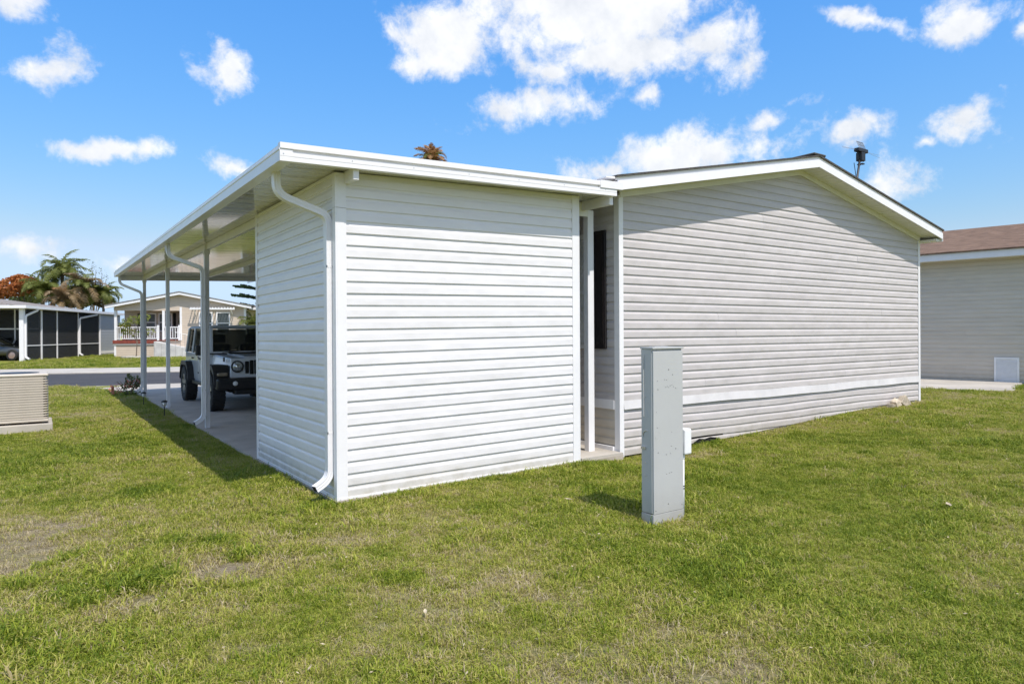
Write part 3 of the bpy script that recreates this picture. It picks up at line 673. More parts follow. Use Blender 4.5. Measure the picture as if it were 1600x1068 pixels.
for z in (.20, .222): MB().lathe([(.0215, 0), (.0245, 0), (.0245, .007), (.0215, .007)], (2.318, -2.155, z), 'z', 16).build('cable_tie', BLACK, ped)

# ------------------------------------------------------------------ rooftop aerial
ant = thing('tv_antenna', 'dark rooftop TV aerial with cage reflector leaning above the grey house roof', 'antenna', (10.02, .55, 3.70))
tip = at(1347, 238, 11.73); base = Vector((10.02, .55, 3.68))
tip = Vector((10.44, .60, 4.93))
MB().tube([base, tip], .02, seg=10).build('mast', BLACK, ant, smooth=True)
MB().tube([base+Vector((.02, 0, .1)), base+Vector((.20, .05, .35)), base+Vector((.16, .05, .65)), base+Vector((.24, .05, .80)), base+Vector((.18, .05, 1.02))], .006, seg=6).build('cable', BLACK, ant)
H = tip+Vector((0, 0, .03))
MB().box(H.x-.16, H.x+.18, H.y-.05, H.y+.05, H.z-.035, H.z+.035).build('boom_housing', BLACK, ant, bevel=.012)
MB().box(H.x-.07, H.x+.06, H.y-.06, H.y+.06, H.z-.20, H.z-.04).build('rotor', BLACK, ant, bevel=.01)
cg = MB()                                           # upper cage
for i in range(7): cg.tube([(H.x-.10+i*.036, H.y-.03, H.z+.04), (H.x-.09+i*.036, H.y+.03, H.z+.17)], .004, seg=5)
cg.tube([(H.x-.10, H.y+.03, H.z+.17), (H.x+.13, H.y+.03, H.z+.17)], .005, seg=5); cg.tube([(H.x-.11, H.y-.03, H.z+.05), (H.x-.09, H.y+.03, H.z+.17)], .005, seg=5)
cg.tube([(H.x-.10, H.y, H.z+.105), (H.x+.13, H.y, H.z+.105)], .003, seg=5)
cg.build('upper_reflector', mat('dark_wire', (.12, .12, .13), .5, .1), ant)
cg = MB()                                           # lower cage
for sx in (-.13, -.09, .07, .12): cg.tube([(H.x+sx, H.y, H.z-.03), (H.x+sx*.85, H.y, H.z-.17)], .006, seg=5)
cg.tube([(H.x-.11, H.y, H.z-.17), (H.x+.10, H.y, H.z-.19)], .009, seg=5)
cg.build('lower_reflector', BLACK, ant)
for dx, dz in ((-.44, .03), (-.46, .055), (.46, -.12), (.43, -.06)):
    s = -1 if dx < 0 else 1
    MB().tube([(H.x+s*.14, H.y, H.z), (H.x+dx, H.y-dx*.25, H.z+dz*.8)], .0025, seg=5).build('rod', STEEL, ant)
MB().box(H.x+.02, H.x+.10, H.y-.02, H.y+.02, H.z-.25, H.z-.23).build('bracket', BLACK, ant)
MB().box(H.x-.10, H.x-.02, H.y-.02, H.y+.02, H.z-.28, H.z-.26).build('bracket', BLACK, ant)

# ------------------------------------------------------------------ air conditioner on its pad
MB_pad = MB().box(-3.35, -2.118, 7.87, 8.95, -.12, .072)
pad = MB_pad.build('equipment_pad', CONC_L, bevel=.01); tag(pad, 'pale concrete pad under the louvred air conditioner', 'pad')
ac = thing('air_conditioner', 'beige louvred air conditioner condenser on a pad at the left lawn edge', 'air conditioner', (-2.62, 8.4, .072))
ax0, ax1, ay0, ay1 = -3.08, -2.175, 7.95, 8.85
ACM = mat('beige_metal', (.56, .50, .42), .5, .05, 6)
MB().box(ax0+.05, ax1-.05, ay0+.05, ay1-.05, .15, .88).build('coil', DARK, ac)
lm = None
for i in range(17):                                  # wavy louvre rings, rounded corners
    z = .155+i*.0425; mb = MB(); pts = []
    rr = .07
    for (cx, cy, a0) in ((ax1-rr, ay0+rr, -90), (ax1-rr, ay1-rr, 0), (ax0+rr, ay1-rr, 90), (ax0+rr, ay0+rr, 180)):
        for t in range(6): pts.append((cx+rr*math.cos(R_(a0+t*18)), cy+rr*math.sin(R_(a0+t*18))))
    n = len(pts)
    if lm is None:
        cxm, cym = (ax0+ax1)/2, (ay0+ay1)/2
        for dz, o in ((0, -.010), (.004, 0), (.019, .0), (.025, -.014)):
            for (x, y) in pts:
                L_ = math.hypot(x-cxm, y-cym); mb.v.append((x+(x-cxm)/L_*o, y+(y-cym)/L_*o, z+dz))
        for k in range(3):
            for j in range(n): mb.f.append((k*n+j, k*n+(j+1) % n, (k+1)*n+(j+1) % n, (k+1)*n+j))
        first = mb.build('louvre', ACM, ac, smooth=False); lm = first
    else:
        copy_child(lm, ac, loc=(0, 0, i*.0425), name='louvre')
for i in range(52):                                  # vertical ribs that break the louvre slots
    x = ax0+.08+i*(ax1-ax0-.16)/51
    if i == 0: rib = MB().box(x-.0042, x+.0042, ay0-.001, ay0+.012, .155, .875).build('rib', ACM, ac); x00 = x
    else: copy_child(rib, ac, loc=(x-x00, 0, 0), name='rib')
MB().box(ax0-.005, ax1+.005, ay0-.005, ay1+.005, .872, .925).build('top_cover', ACM, ac, bevel=.03, seg=4)
MB().lathe([(.33, -.004), (.33, .006), (.28, .010), (.0, .011)], ((ax0+ax1)/2, (ay0+ay1)/2, .925), 'z', 28).build('fan_guard', BLACK, ac)
MB().box(ax0, ax1, ay0, ay1, .105, .150).build('base_pan', ACM, ac, bevel=.01)
for x in (ax0+.06, ax0+.33, ax0+.58, ax1-.06):
    MB().box(x-.03, x+.03, ay0+.02, ay0+.08, .072, .106).build('foot', BLACK, ac)

# ------------------------------------------------------------------ solar path lights, flowers
def path_light(x, y, label):
    z = ground_at(x, y); t = thing('path_light', label, 'path light', (x, y, z), 0, 'solar path lights along the slab')
    MB().tube([(x, y, z-.05), (x, y, z+.22)], .009, seg=8).build('stake', BLACK, t)
    MB().lathe([(0, .22), (.022, .22), (.034, .245), (.036, .30), (.0, .30)], (x, y, z), 'z', 16).build('lens', LENS, t, smooth=True)
    MB().lathe([(0, .335), (.03, .333), (.055, .315), (.058, .30), (.0, .297)], (x, y, z), 'z', 18).build('cap', BLACK, t, smooth=True)
    for a in (0, 90, 180, 270):
        MB().tube([(x+.036*math.cos(R_(a)), y+.036*math.sin(R_(a)), z+.235), (x+.042*math.cos(R_(a)), y+.042*math.sin(R_(a)), z+.305)], .004, seg=5).build('strut', BLACK, t)
path_light(-.25, 8.95, 'black solar path light nearer the camera, in front of the middle carport post')
path_light(-.30, 11.75, 'black solar path light farther along the slab, by the far carport post')

def leaf_cloud(name, m, parent, centers, n, size, up=.3, rnd=None, flat=.5, world=True):
    """many small leaf faces spread through overlapping clumps"""
    rnd = rnd or random.Random(1); mb = MB()
    for i in range(n):
        c, r = rnd.choice(centers)
        while True:
            p = Vector((rnd.uniform(-1, 1), rnd.uniform(-1, 1), rnd.uniform(-1, 1)))
            if .25 < p.length < 1: break
        p = p.normalized()*(p.length**.5)
        q = Vector(c)+Vector((p.x*r[0], p.y*r[1], p.z*r[2]))
        d = Vector((rnd.gauss(0, 1), rnd.gauss(0, 1), rnd.gauss(0, 1)*flat+up)).normalized(); s = size*rnd.uniform(.6, 1.3)
        a = d.cross(Vector((rnd.gauss(0, 1), rnd.gauss(0, 1), rnd.gauss(0, 1)))).normalized()*s*.32
        mb.quad(q-d*s*.5, q+a, q+d*s*.5, q-a)
    return mb.build(name, m, parent, world=world)
fl = thing('flower_bush', 'small dark flowering bush with pinkish blooms at the far slab corner', 'bush', (-.25, 15.3, -.09))
rf = random.Random(9)
for i in range(7):
    a = rf.uniform(0, 6.28); MB().tube([(-.25, 15.3, -.12), (-.25+.12*math.cos(a), 15.3+.12*math.sin(a), .12), (-.25+.3*math.cos(a), 15.3+.3*math.sin(a), .3)], .008, seg=5).build('stem', BARK, fl)
leaf_cloud('foliage', G_BUSH, fl, [((-.2, 15.25, .12), (.28, .28, .2)), ((-.1, 15.15, .28), (.14, .14, .18)), ((-.25, 15.35, .3), (.1, .1, .2))], 420, .07, rnd=rf)
leaf_cloud('blooms', G_PINK, fl, [((-.52, 15.5, .1), (.22, .2, .14)), ((-.15, 15.1, .22), (.25, .2, .16))], 190, .06, rnd=rf)
st = MB().lathe([(0, -.02), (.05, -.01), (.05, .03), (.03, .05), (.03, .22), (.055, .235), (.055, .25), (.0, .255)], (-.62, 15.75, ground_at(-.62, 15.75)), 'z', 14).build('garden_ornament', TERRA, smooth=True)
tag(st, 'small terracotta garden ornament beside the pink flowering bush', 'ornament')

# broken block and debris at the house corner
rb = random.Random(21); mb = MB()
for (cx, cy, cz, sx, sy, sz, t) in ((10.60, -.08, .255, .30, .12, .17, .55), (10.36, -.06, .25, .20, .11, .13, -.3), (10.18, -.07, .215, .13, .10, .08, .2)):
    b = [Vector((x*sx/2, y*sy/2, z*sz/2)) for z in (-1, 1) for (x, y) in ((-1, -1), (1, -1), (1, 1), (-1, 1))]
    b = [v+Vector((rb.uniform(-.03, .03), rb.uniform(-.02, .02), rb.uniform(-.03, .03))) for v in b]
    b = [Matrix.Rotation(t, 3, 'Y') @ v + Vector((cx, cy, cz)) for v in b]; mb.hexa(b[:4], b[4:])
o = mb.build('broken_block', SANDB, bevel=.012); tag(o, 'broken sandy block leaning on the skirting near the right house corner', 'block')

# dry leaves on the lawn
def dry_leaf(x, y, s, rz, label):
    z = ground_at(x, y)+.045; mb = MB(); pr = random.Random(int(x*100))
    pts = [(-1, 0, 0), (-.4, .33, .12), (.3, .36, .05), (1, .05, .2), (.35, -.3, .14), (-.4, -.35, .03)]
    R = Matrix.Rotation(rz, 3, 'Z'); P = [Vector((x, y, z))+R @ Vector((a*s, b*s, c_*s)) for a, b, c_ in pts]; C0 = Vector((x, y, z-.004))
    for i in range(6): mb.quad(C0, P[i], P[(i+1) % 6])
    o = mb.build('dry_leaf', mat('dry_leaf', (.50, .42, .29), .8, .15, 20), merge=True); tag(o, label, 'leaf')
dry_leaf(4.38, -3.43, .055, .7, 'curled dry leaf on the grass at the right of the lawn')
dry_leaf(1.75, -1.28, .04, 2.1, 'small brown dry leaf on the grass between shed and grey pedestal')
dry_leaf(-.53, -2.78, .03, 1.1, 'tiny tan dry leaf on the grass in the left centre foreground')

# ------------------------------------------------------------------ off-road vehicle under the carport
def wheel(par, x, y, r, w, side, rimr=.23):
    z0 = zslab(x, y)+r if par is jeep else r
    wz = par
    lx = x; c0 = (x, y, r)
    tyre = MB().lathe([(rimr, -w/2+.02), (r-.07, -w/2), (r-.02, -w/2+.012), (r, -w/2+.045), (r, w/2-.045), (r-.02, w/2-.012), (r-.07, w/2), (rimr, w/2-.02)], c0, 'x', 36)
    wh = tyre.build('wheel', RUBBER, par, smooth=True, world=False)
    tr = MB()
    for i in range(36):
        a = 2*math.pi*i/36
        for s in (-1, 1):
            aa = a+(.09 if s > 0 else 0); ca, sa = math.cos(aa), math.sin(aa); t = Vector((0, -sa, ca)); n = Vector((0, ca, sa))
            cc = Vector(c0)+n*(r-.004)+Vector((s*w*.27, 0, 0)); b = []
            for dz in (-.004, .012):
                for dx, dt in ((-1, -1), (1, -1), (1, 1), (-1, 1)): b.append(cc+n*dz+t*(dt*.024)+Vector((dx*w*.2, 0, 0)))
            tr.hexa(b[:4], b[4:])
    tr.build('tread', RUBBER, wh, world=False)
    sx = side*w/2
    rm = MB().lathe([(.0, sx-side*.05), (.05, sx-side*.02), (.06, sx-side*.05), (rimr-.04, sx-side*.07), (rimr-.01, sx-side*.015), (rimr+.005, sx-side*.012), (rimr+.005, -sx)], c0, 'x', 30).build('rim', mat('dark_alloy', (.05, .05, .052), .35, .1, 8, metal=.7), wh, smooth=True, world=False)
    sp = MB()
    for i in range(5):
        a = 2*math.pi*i/5+.3; n = Vector((0, math.cos(a), math.sin(a))); t = Vector((0, -math.sin(a), math.cos(a))); cc = Vector(c0)+Vector((sx-side*.03, 0, 0)); b = []
        for dx in (-.012, .012):
            for u, v_ in ((.05, -.03), (rimr-.005, -.05), (rimr-.005, .05), (.05, .03)): b.append(cc+n*u+t*v_+Vector((dx, 0, 0)))
        sp.hexa(b[:4], b[4:])
    sp.build('spokes', STEEL, wh, world=False)
    return wh
JX, JY = 1.55, 10.72
jeep = thing('off_road_vehicle', 'white boxy off-road vehicle with black fenders parked under the carport', 'car', (JX, JY, zslab(JX, JY)))
def jb(name, m, par=None, bevel=0, **k):
    return lambda mb: mb.build(name, m, par or jeep, bevel=bevel, world=False, **k)
for sx in (-1, 1):
    for y in (-1.52, 1.48): wheel(jeep, sx*.80, y, .415, .27, sx)
# tub with rear wheel arches
def side_prof():
    p = [(-.78, .52), (1.0, .52)]
    for a in np.linspace(180, 0, 9): p.append((1.48+.50*math.cos(R_(a)), .52+.0+.46*math.sin(R_(a))))
    p += [(2.06, .56), (2.06, 1.17), (-.80, 1.17)]
    return p
mb = MB().prism([(y, z) for y, z in side_prof()], 'x', -.78, .78); jb('body', CARWHITE, bevel=.02)(mb)
# hood
mb = MB(); f = [(-.60, -2.02, .78), (.60, -2.02, .78), (.74, -.79, .78), (-.74, -.79, .78)]; t = [(-.56, -2.00, 1.10), (.56, -2.00, 1.10), (.70, -.79, 1.17), (-.70, -.79, 1.17)]
mb.hexa(f, t); hood = jb('hood', CARWHITE, bevel=.045, seg=4)(mb)
mb = MB().hexa([(-.30, -1.90, 1.105), (.30, -1.90, 1.105), (.42, -.85, 1.165), (-.42, -.85, 1.165)], [(-.26, -1.82, 1.135), (.26, -1.82, 1.135), (.40, -.85, 1.195), (-.40, -.85, 1.195)]); jb('hood_bulge', CARWHITE, hood, bevel=.02)(mb)
mb = MB().hexa([(-.42, -1.16, 1.178), (.42, -1.16, 1.178), (.42, -.92, 1.192), (-.42, -.92, 1.192)], [(-.38, -1.14, 1.196), (.38, -1.14, 1.196), (.38, -.92, 1.208), (-.38, -.92, 1.208)]); jb('hood_vent', BLACK, hood)(mb)
MB().box(-.78, .78, -.86, -.72, 1.165, 1.185).build('cowl', BLACK, jeep, world=False)
for s in (-1, 1): MB().box(s*.66-.012, s*.66+.012, -1.75, -1.66, 1.03, 1.12).build('hood_latch', BLACK, jeep, world=False, bevel=.006)
# grille with seven slots, round lamps
gr = MB().hexa([(-.62, -2.07, .70), (.62, -2.07, .70), (.62, -2.0, .70), (-.62, -2.0, .70)], [(-.60, -2.04, 1.095), (.60, -2.04, 1.095), (.60, -1.98, 1.095), (-.60, -1.98, 1.095)]).build('grille', CARWHITE, jeep, bevel=.02, world=False)
for i in range(7):
    x = -.279+i*.093; s = MB(); hh = .145 if 0 < i < 6 else .125
    s.box(x-.033, x+.033, -2.082, -2.03, .915-hh, .915+hh); s.build('slot', DARK, gr, bevel=.012, world=False)
    MB().box(x-.041, x-.036, -2.083, -2.05, .915-hh, .915+hh).build('slot_rim', BLACK, gr, world=False)
for s in (-1, 1):
    x = s*.475
    hl = MB().lathe([(.125, 0), (.125, -.03), (.108, -.038), (.104, -.02)], (x, -2.055, .935), 'y', 28).build('headlight', BLACK, jeep, smooth=True, world=False)
    MB().lathe([(.105, -.018), (.09, -.040), (.05, -.052), (0, -.056)], (x, -2.055, .935), 'y', 24).build('lens', mat('headlight_lens', (.55, .57, .58), .1, .4, 25, spec=.8, metal=.4), hl, smooth=True, world=False)
    MB().lathe([(.045, -.054), (.03, -.062), (0, -.064)], (x, -2.055, .935), 'y', 16).build('bulb', CHROME, hl, smooth=True, world=False)
# fenders: flat topped flares over the wheels
def flare(yc, s, front):
    p = []; q = []
    pts = [(-.56, .62), (-.50, .84), (-.30, .965), (.30, .965), (.52, .84), (.66, .56)] if front else [(-.62, .56), (-.50, .84), (-.30, .965), (.28, .965), (.46, .85), (.55, .60)]
    mb = MB(); n = len(pts)
    for i in range(n-1):
        (a, za), (b, zb_) = pts[i], pts[i+1]; xi, xo = sorted((s*.60, s*.935))
        mb.hexa([(xi, yc+a, za-.045), (xo, yc+a, za-.045), (xo, yc+b, zb_-.045), (xi, yc+b, zb_-.045)], [(xi, yc+a, za), (xo, yc+a, za), (xo, yc+b, zb_), (xi, yc+b, zb_)])
        xi, xo = sorted((s*.895, s*.937))
        mb.hexa([(xi, yc+a, za-.10), (xo, yc+a, za-.10), (xo, yc+b, zb_-.10), (xi, yc+b, zb_-.10)], [(xi, yc+a, za-.04), (xo, yc+a, za-.04), (xo, yc+b, zb_-.04), (xi, yc+b, zb_-.04)])
    o = mb.build('fender', BLACK, jeep, bevel=.012, world=False)
    if front:
        MB().box(s*.77-.10, s*.77+.10, yc-.59, yc-.50, .745, .815).build('turn_signal', AMBER, o, bevel=.02, world=False)
        MB().box(min(s*.60, s*.62), max(s*.60, s*.62), yc-.5, yc+.6, .5, .95).build('inner_liner', DARK, o, world=False)
    return o
for s in (-1, 1): flare(-1.52, s, True); flare(1.48, s, False)
# bumper, winch plate, fog lamps, skid
mb = MB().hexa([(-.90, -2.22, .47), (.90, -2.22, .47), (.90, -2.0, .47), (-.90, -2.0, .47)], [(-.90, -2.25, .70), (.90, -2.25, .70), (.90, -2.0, .70), (-.90, -2.0, .70)]); bp_ = jb('front_bumper', BLACK, bevel=.04, seg=3)(mb)
for s in (-1, 1):
    MB().lathe([(.062, -.0), (.062, -.02), (.05, -.024)], (s*.56, -2.245, .60), 'y', 20).build('fog_lamp_ring', BLACK, bp_, world=False, smooth=True)
    MB().lathe([(.05, -.015), (.03, -.026), (0, -.03)], (s*.56, -2.245, .60), 'y', 18).build('fog_lamp', LENS, bp_, world=False, smooth=True)
MB().box(-.55, .55, -2.16, -1.9, .36, .48).build('skid_plate', BLACK, jeep, bevel=.03, world=False)
MB().box(-.60, .60, -1.98, 2.0, .40, .55).build('chassis', DARK, jeep, world=False)
MB().box(-.62, .62, -1.99, -.8, .5, .80).build('engine_bay', DARK, jeep, world=False)
for s in (-1, 1): MB().box(s*.80-.03, s*.80+.03, -.85, .95, .44, .52).build('rock_rail', BLACK, jeep, bevel=.015, world=False)
# cabin: pillars, roof, panes
def pil(p0, p1, w, h, name, m, par=None): return MB().tube([p0, p1], w, h, up=(1, 0, 0)).build(name, m, par or jeep, bevel=.008, world=False)
ws = MB().hexa([(-.735, -.80, 1.18), (.735, -.80, 1.18), (.735, -.76, 1.18), (-.735, -.76, 1.18)], [(-.735, -.80, 1.225), (.735, -.80, 1.225), (.735, -.745, 1.225), (-.735, -.745, 1.225)]).build('windshield_frame', CARWHITE, jeep, world=False)
for s in (-1, 1):
    pil((s*.725, -.785, 1.19), (s*.66, -.43, 1.74), .06, .06, 'pillar', CARWHITE)
    pil((s*.765, .28, 1.17), (s*.70, .30, 1.75), .09, .05, 'pillar', BLACK)
    pil((s*.765, 1.16, 1.17), (s*.70, 1.12, 1.75), .10, .05, 'pillar', CARWHITE)
    pil((s*.765, 2.00, 1.17), (s*.70, 1.90, 1.75), .10, .06, 'pillar', CARWHITE)
    for a, b in ((-.72, .26), (.32, 1.14), (1.20, 1.96)):
        a1 = a+.33 if a < 0 else a
        MB().hexa([(s*.762-.003, a, 1.18), (s*.762+.003, a, 1.18), (s*.762+.003, b, 1.18), (s*.762-.003, b, 1.18)], [(s*.70-.003, a1, 1.74), (s*.70+.003, a1, 1.74), (s*.70+.003, b, 1.74), (s*.70-.003, b, 1.74)]).build('side_window', GLASS_D, jeep, world=False)
pil((-.66, -.44, 1.735), (.66, -.44, 1.735), .06, .05, 'windshield_header', BLACK)
MB().hexa([(-.70, -.785, 1.22), (.70, -.785, 1.22), (.70, -.779, 1.22), (-.70, -.779, 1.22)], [(-.64, -.455, 1.72), (.64, -.455, 1.72), (.64, -.449, 1.72), (-.64, -.449, 1.72)]).build('windshield', GLASS_D, jeep, world=False)
MB().hexa([(-.70, 1.98, 1.2), (.70, 1.98, 1.2), (.70, 1.985, 1.2), (-.70, 1.985, 1.2)], [(-.64, 1.90, 1.72), (.64, 1.90, 1.72), (.64, 1.905, 1.72), (-.64, 1.905, 1.72)]).build('rear_window', GLASS_D, jeep, world=False)
rf_ = MB().hexa([(-.71, -.50, 1.745), (.71, -.50, 1.745), (.73, 1.98, 1.745), (-.73, 1.98, 1.745)], [(-.66, -.42, 1.80), (.66, -.42, 1.80), (.68, 1.92, 1.81), (-.68, 1.92, 1.81)]).build('hard_top', mat('pale_grey_top', (.42, .45, .49), .5, .04, 5), jeep, bevel=.03, world=False)
for x in (-.4, 0, .4): MB().box(x-.05, x+.05, -.3, 1.8, 1.808, 1.818).build('roof_rib', MATS['pale_grey_top'], rf_, bevel=.004, world=False)
for s in (-1, 1):
    for y in (-.62, -.28): pass
    for a, b in ((-.70, .27), (.31, 1.12)):
        dr = MB().box(min(s*.778, s*.792), max(s*.778, s*.792), a, b, .56, 1.165).build('door', CARWHITE, jeep, bevel=.012, world=False)
        MB().box(min(s*.792, s*.825), max(s*.792, s*.825), b-.20, b-.05, 1.03, 1.065).build('handle', BLACK, dr, bevel=.008, world=False)
        for z in (.70, 1.06): MB().box(min(s*.792, s*.80), max(s*.792, s*.80), a-.01, a+.10, z, z+.03).build('hinge', BLACK, dr, world=False)
    mr_ = MB().box(min(s*.86, s*1.02), max(s*.86, s*1.02), -.66, -.56, 1.14, 1.36).build('mirror', BLACK, jeep, bevel=.03, seg=3, world=False)
    MB().tube([(s*.78, -.58, 1.16), (s*.90, -.60, 1.20)], .025, seg=8).build('mirror_arm', BLACK, mr_, world=False)
for s in (-.36, .36):
    st_ = MB().box(s-.25, s+.25, .10, .26, .80, 1.38).build('seat', SEAT, jeep, bevel=.06, seg=3, world=False)
    MB().box(s-.14, s+.14, .14, .24, 1.40, 1.60).build('headrest', SEAT, st_, bevel=.05, seg=3, world=False)
MB().box(-.70, .70, -.76, -.40, 1.0, 1.24).build('dashboard', SEAT, jeep, bevel=.04, world=False)
MB().lathe([(.17, -.012), (.185, 0), (.17, .012), (.16, 0)], (.36, -.30, 1.22), 'y', 24).build('steering_wheel', BLACK, jeep, world=False)
MB().tube([(-.5, -.80, 1.20), (-.1, -.795, 1.235)], .01, seg=6).build('wiper', BLACK, jeep, world=False)
MB().tube([(.1, -.80, 1.20), (.5, -.795, 1.235)], .01, seg=6).build('wiper', BLACK, jeep, world=False)
DUCK = mat('yellow_toy', (.75, .5, .08), .5, .05)
ct = MB()
for i in range(6): ct.lathe([(0, 0), (.022, .01), (.026, .03), (.014, .05), (.018, .065), (0, .085)], (-.45+i*.16, -.58, 1.24), 'z', 10)
o = ct.build('dashboard_toys', DUCK, jeep, smooth=True, world=False); tag(o, 'row of small yellow toys on the dashboard')

# ------------------------------------------------------------------ lap-sided wall as one surface for far houses
def lapwall(par, name, m, P0, ux, nrm, x0, x1, z0, z1, ch=.115, lip=.014, xl=None, xr=None, world=False):
    mb = MB(); P0 = Vector(P0); ux = Vector(ux); nrm = Vector(nrm); z = z0
    xl = xl or (lambda q: x0); xr = xr or (lambda q: x1)
    while z < z1-.005:
        zt = min(z+ch, z1)
        V = lambda x, zz, o: P0+ux*x+nrm*o+Vector((0, 0, zz))
        mb.quad(V(xl(z), z, lip), V(xr(z), z, lip), V(xr(zt), zt, .002), V(xl(zt), zt, .002))
        mb.quad(V(xl(z), z, 0), V(xr(z), z, 0), V(xr(z), z, lip), V(xl(z), z, lip)); z = zt
    return mb.build(name, m, par, world=world)

# ------------------------------------------------------------------ tan neighbour on the right (turned 10 degrees)
TZ = .19
tan = thing('tan_house', 'tan sided neighbour house with brown shingle roof at the right edge', 'house', (17.75, 2.9, TZ), R_(10))
TL0, TL1, TH = -9.0, 9.0, 3.26
MB().box(.004, 8.0, TL0, TL1, -.4, TH).build('wall', TAN, tan, world=False)
s_ = siding(tan, (0, 0, 0), (0, 1, 0), (-1, 0, 0), lambda z: TL0, lambda z: TL1, .0, 29, TAN, joints=lambda k: [[-2.6, 3.7], [.4], [-5.0, 2.1], [-1.1]][k % 4], ztop=TH)
for o in s_:
    o.data.transform(Matrix.Translation(tan.location))      # siding() subtracts the parent's place; keep local coordinates
    o.data.update()
MB().hexa([(-.42, TL0-.3, TH-.02), (0, TL0-.3, TH-.02), (0, TL1, TH-.02), (-.42, TL1, TH-.02)], [(-.42, TL0-.3, TH), (0, TL0-.3, TH), (0, TL1, TH), (-.42, TL1, TH)]).build('soffit', SOFFIT, tan, world=False)
MB().box(-.45, -.421, TL0-.3, TL1, TH-.03, TH+.15).build('fascia', TRIM, tan, world=False)
MB().hexa([(-.50, TL0-.35, TH+.152), (4.2, TL0-.35, TH+1.30), (4.2, TL1, TH+1.30), (-.50, TL1, TH+.152)], [(-.50, TL0-.35, TH+.185), (4.2, TL0-.35, TH+1.335), (4.2, TL1, TH+1.335), (-.50, TL1, TH+.185)]).build('roof', SHINGLE_B, tan, world=False)
MB().hexa([(4.2, TL0-.35, TH+1.30), (8.8, TL0-.35, TH+.15), (8.8, TL1, TH+.15), (4.2, TL1, TH+1.30)], [(4.2, TL0-.35, TH+1.335), (8.8, TL0-.35, TH+.185), (8.8, TL1, TH+.185), (4.2, TL1, TH+1.335)]).build('roof', SHINGLE_B, tan, world=False)
MB().box(-.03, .005, TL0, TL1, -.06, .05).build('base_trim', mat('grey_flashing', (.30, .31, .33), .5, .1), tan, world=False)
# white louvred foundation vent
vy0, vy1, vz0, vz1 = -2.25, -1.72, .04, .68
vt = MB().box(-.03, -.001, vy0, vy1, vz0, vz1).build('vent', PVC, tan, world=False)
fr = MB()
for a, b, c_, d2 in ((vy0, vy0+.045, vz0, vz1), (vy1-.045, vy1, vz0, vz1), (vy0+.045, vy1-.045, vz0, vz0+.045), (vy0+.045, vy1-.045, vz1-.045, vz1)): fr.box(-.05, -.031, a, b, c_, d2)
fr.build('frame', PVC, vt, bevel=.003, world=False)
for i in range(17):
    z = vz0+.055+i*.0325
    MB().hexa([(-.048, vy0+.047, z), (-.048, vy1-.047, z), (-.032, vy1-.047, z+.014), (-.032, vy0+.047, z+.014)], [(-.047, vy0+.047, z+.004), (-.047, vy1-.047, z+.004), (-.031, vy1-.047, z+.019), (-.031, vy0+.047, z+.019)]).build('louvre', PVC, vt, world=False)
# its concrete walk
mb = MB(); pc = [(14.0, 4.5), (14.45, 1.3), (15.05, -.25), (17.9, .55), (18.3, 5.5)]
n = len(pc); mb.v = [(x, y, .02) for x, y in pc]+[(x, y, .245) for x, y in pc]; mb.f = [tuple(range(n-1, -1, -1)), tuple(range(n, 2*n))]+[(i, (i+1) % n, n+(i+1) % n, n+i) for i in range(n)]
o = mb.build('neighbour_walk', CONC_L); tag(o, kind='structure')

# ------------------------------------------------------------------ beige house across the street (local x along the street)
bo = nb(-16.09, 42.5, .14)
bh = thing('beige_house', 'beige gabled house with white railed porch across the street', 'house', bo, A23)
BW, BE, BS, BD = 8.15, 3.28, .205, 16.0
bl = lambda o, m, p=None, **k: None
P = lambda mb, name, m, par=bh, bevel=0: mb.build(name, m, par, bevel=bevel, world=False)
zgb = lambda x: BE+BS*(BW/2-abs(x-BW/2))
DK = 1.08                                          # porch deck height
P(MB().box(4.0, BW-.01, .02, BD, -.3, BE), 'wall', BEIGE); P(MB().box(.02, 4.0, 1.9, BD, -.3, BE), 'wall', BEIGE)
P(MB().prism([(.02, BE), (BW-.02, BE), (BW/2, BE+BS*BW/2)], 'y', .03, BD), 'gable_wall', BEIGE)
lapwall(bh, 'lap_siding', BEIGE, (0, 0, 0), (1, 0, 0), (0, -1, 0), 4.05, BW-.05, -.05, BE)
lapwall(bh, 'lap_siding', BEIGE, (0, 0, 0), (1, 0, 0), (0, -1, 0), 0, BW, BE-.18, BE+BS*BW/2, xl=lambda z: max(0, (z-BE)/BS), xr=lambda z: BW-max(0, (z-BE)/BS))
lapwall(bh, 'lap_siding', BEIGE, (0, 1.88, 0), (1, 0, 0), (0, -1, 0), .05, 4.0, DK, BE-.1)
lapwall(bh, 'lap_siding', BEIGE, (0, 0, 0), (1, 0, 0), (0, -1, 0), .0, 2.65, -.1, DK-.22)
P(MB().box(.02, 4.0, .02, 1.9, -.3, DK-.02), 'deck_base', BEIGE); P(MB().box(-.06, 4.0, -.10, 1.9, DK-.02, DK+.02), 'deck', REDWOOD); P(MB().box(-.06, 2.7, -.115, -.02, DK-.20, DK-.021), 'deck_trim', REDWOOD)
P(MB().box(-.05, 2.7, -.08, -.02, DK-.28, DK-.205), 'deck_band', TRIM)
P(MB().box(.02, 4.0, .02, 1.9, BE-.12, BE-.06), 'porch_ceiling', SOFFIT); P(MB().box(0, 4.05, -.02, .10, BE-.24, BE-.10), 'porch_beam', BEIGE)
for x in (.02, 2.92): P(MB().box(x, x+.15, -.04, .11, DK, BE-.24), 'porch_post', TRIM)
P(MB().box(0, .12, -.03, .05, -.1, DK-.2), 'corner_trim', TRIM); P(MB().box(BW-.12, BW+.02, -.03, .05, -.1, BE), 'corner_trim', TRIM); P(MB().box(4.0, 4.13, -.03, .05, DK, BE), 'corner_trim', TRIM)
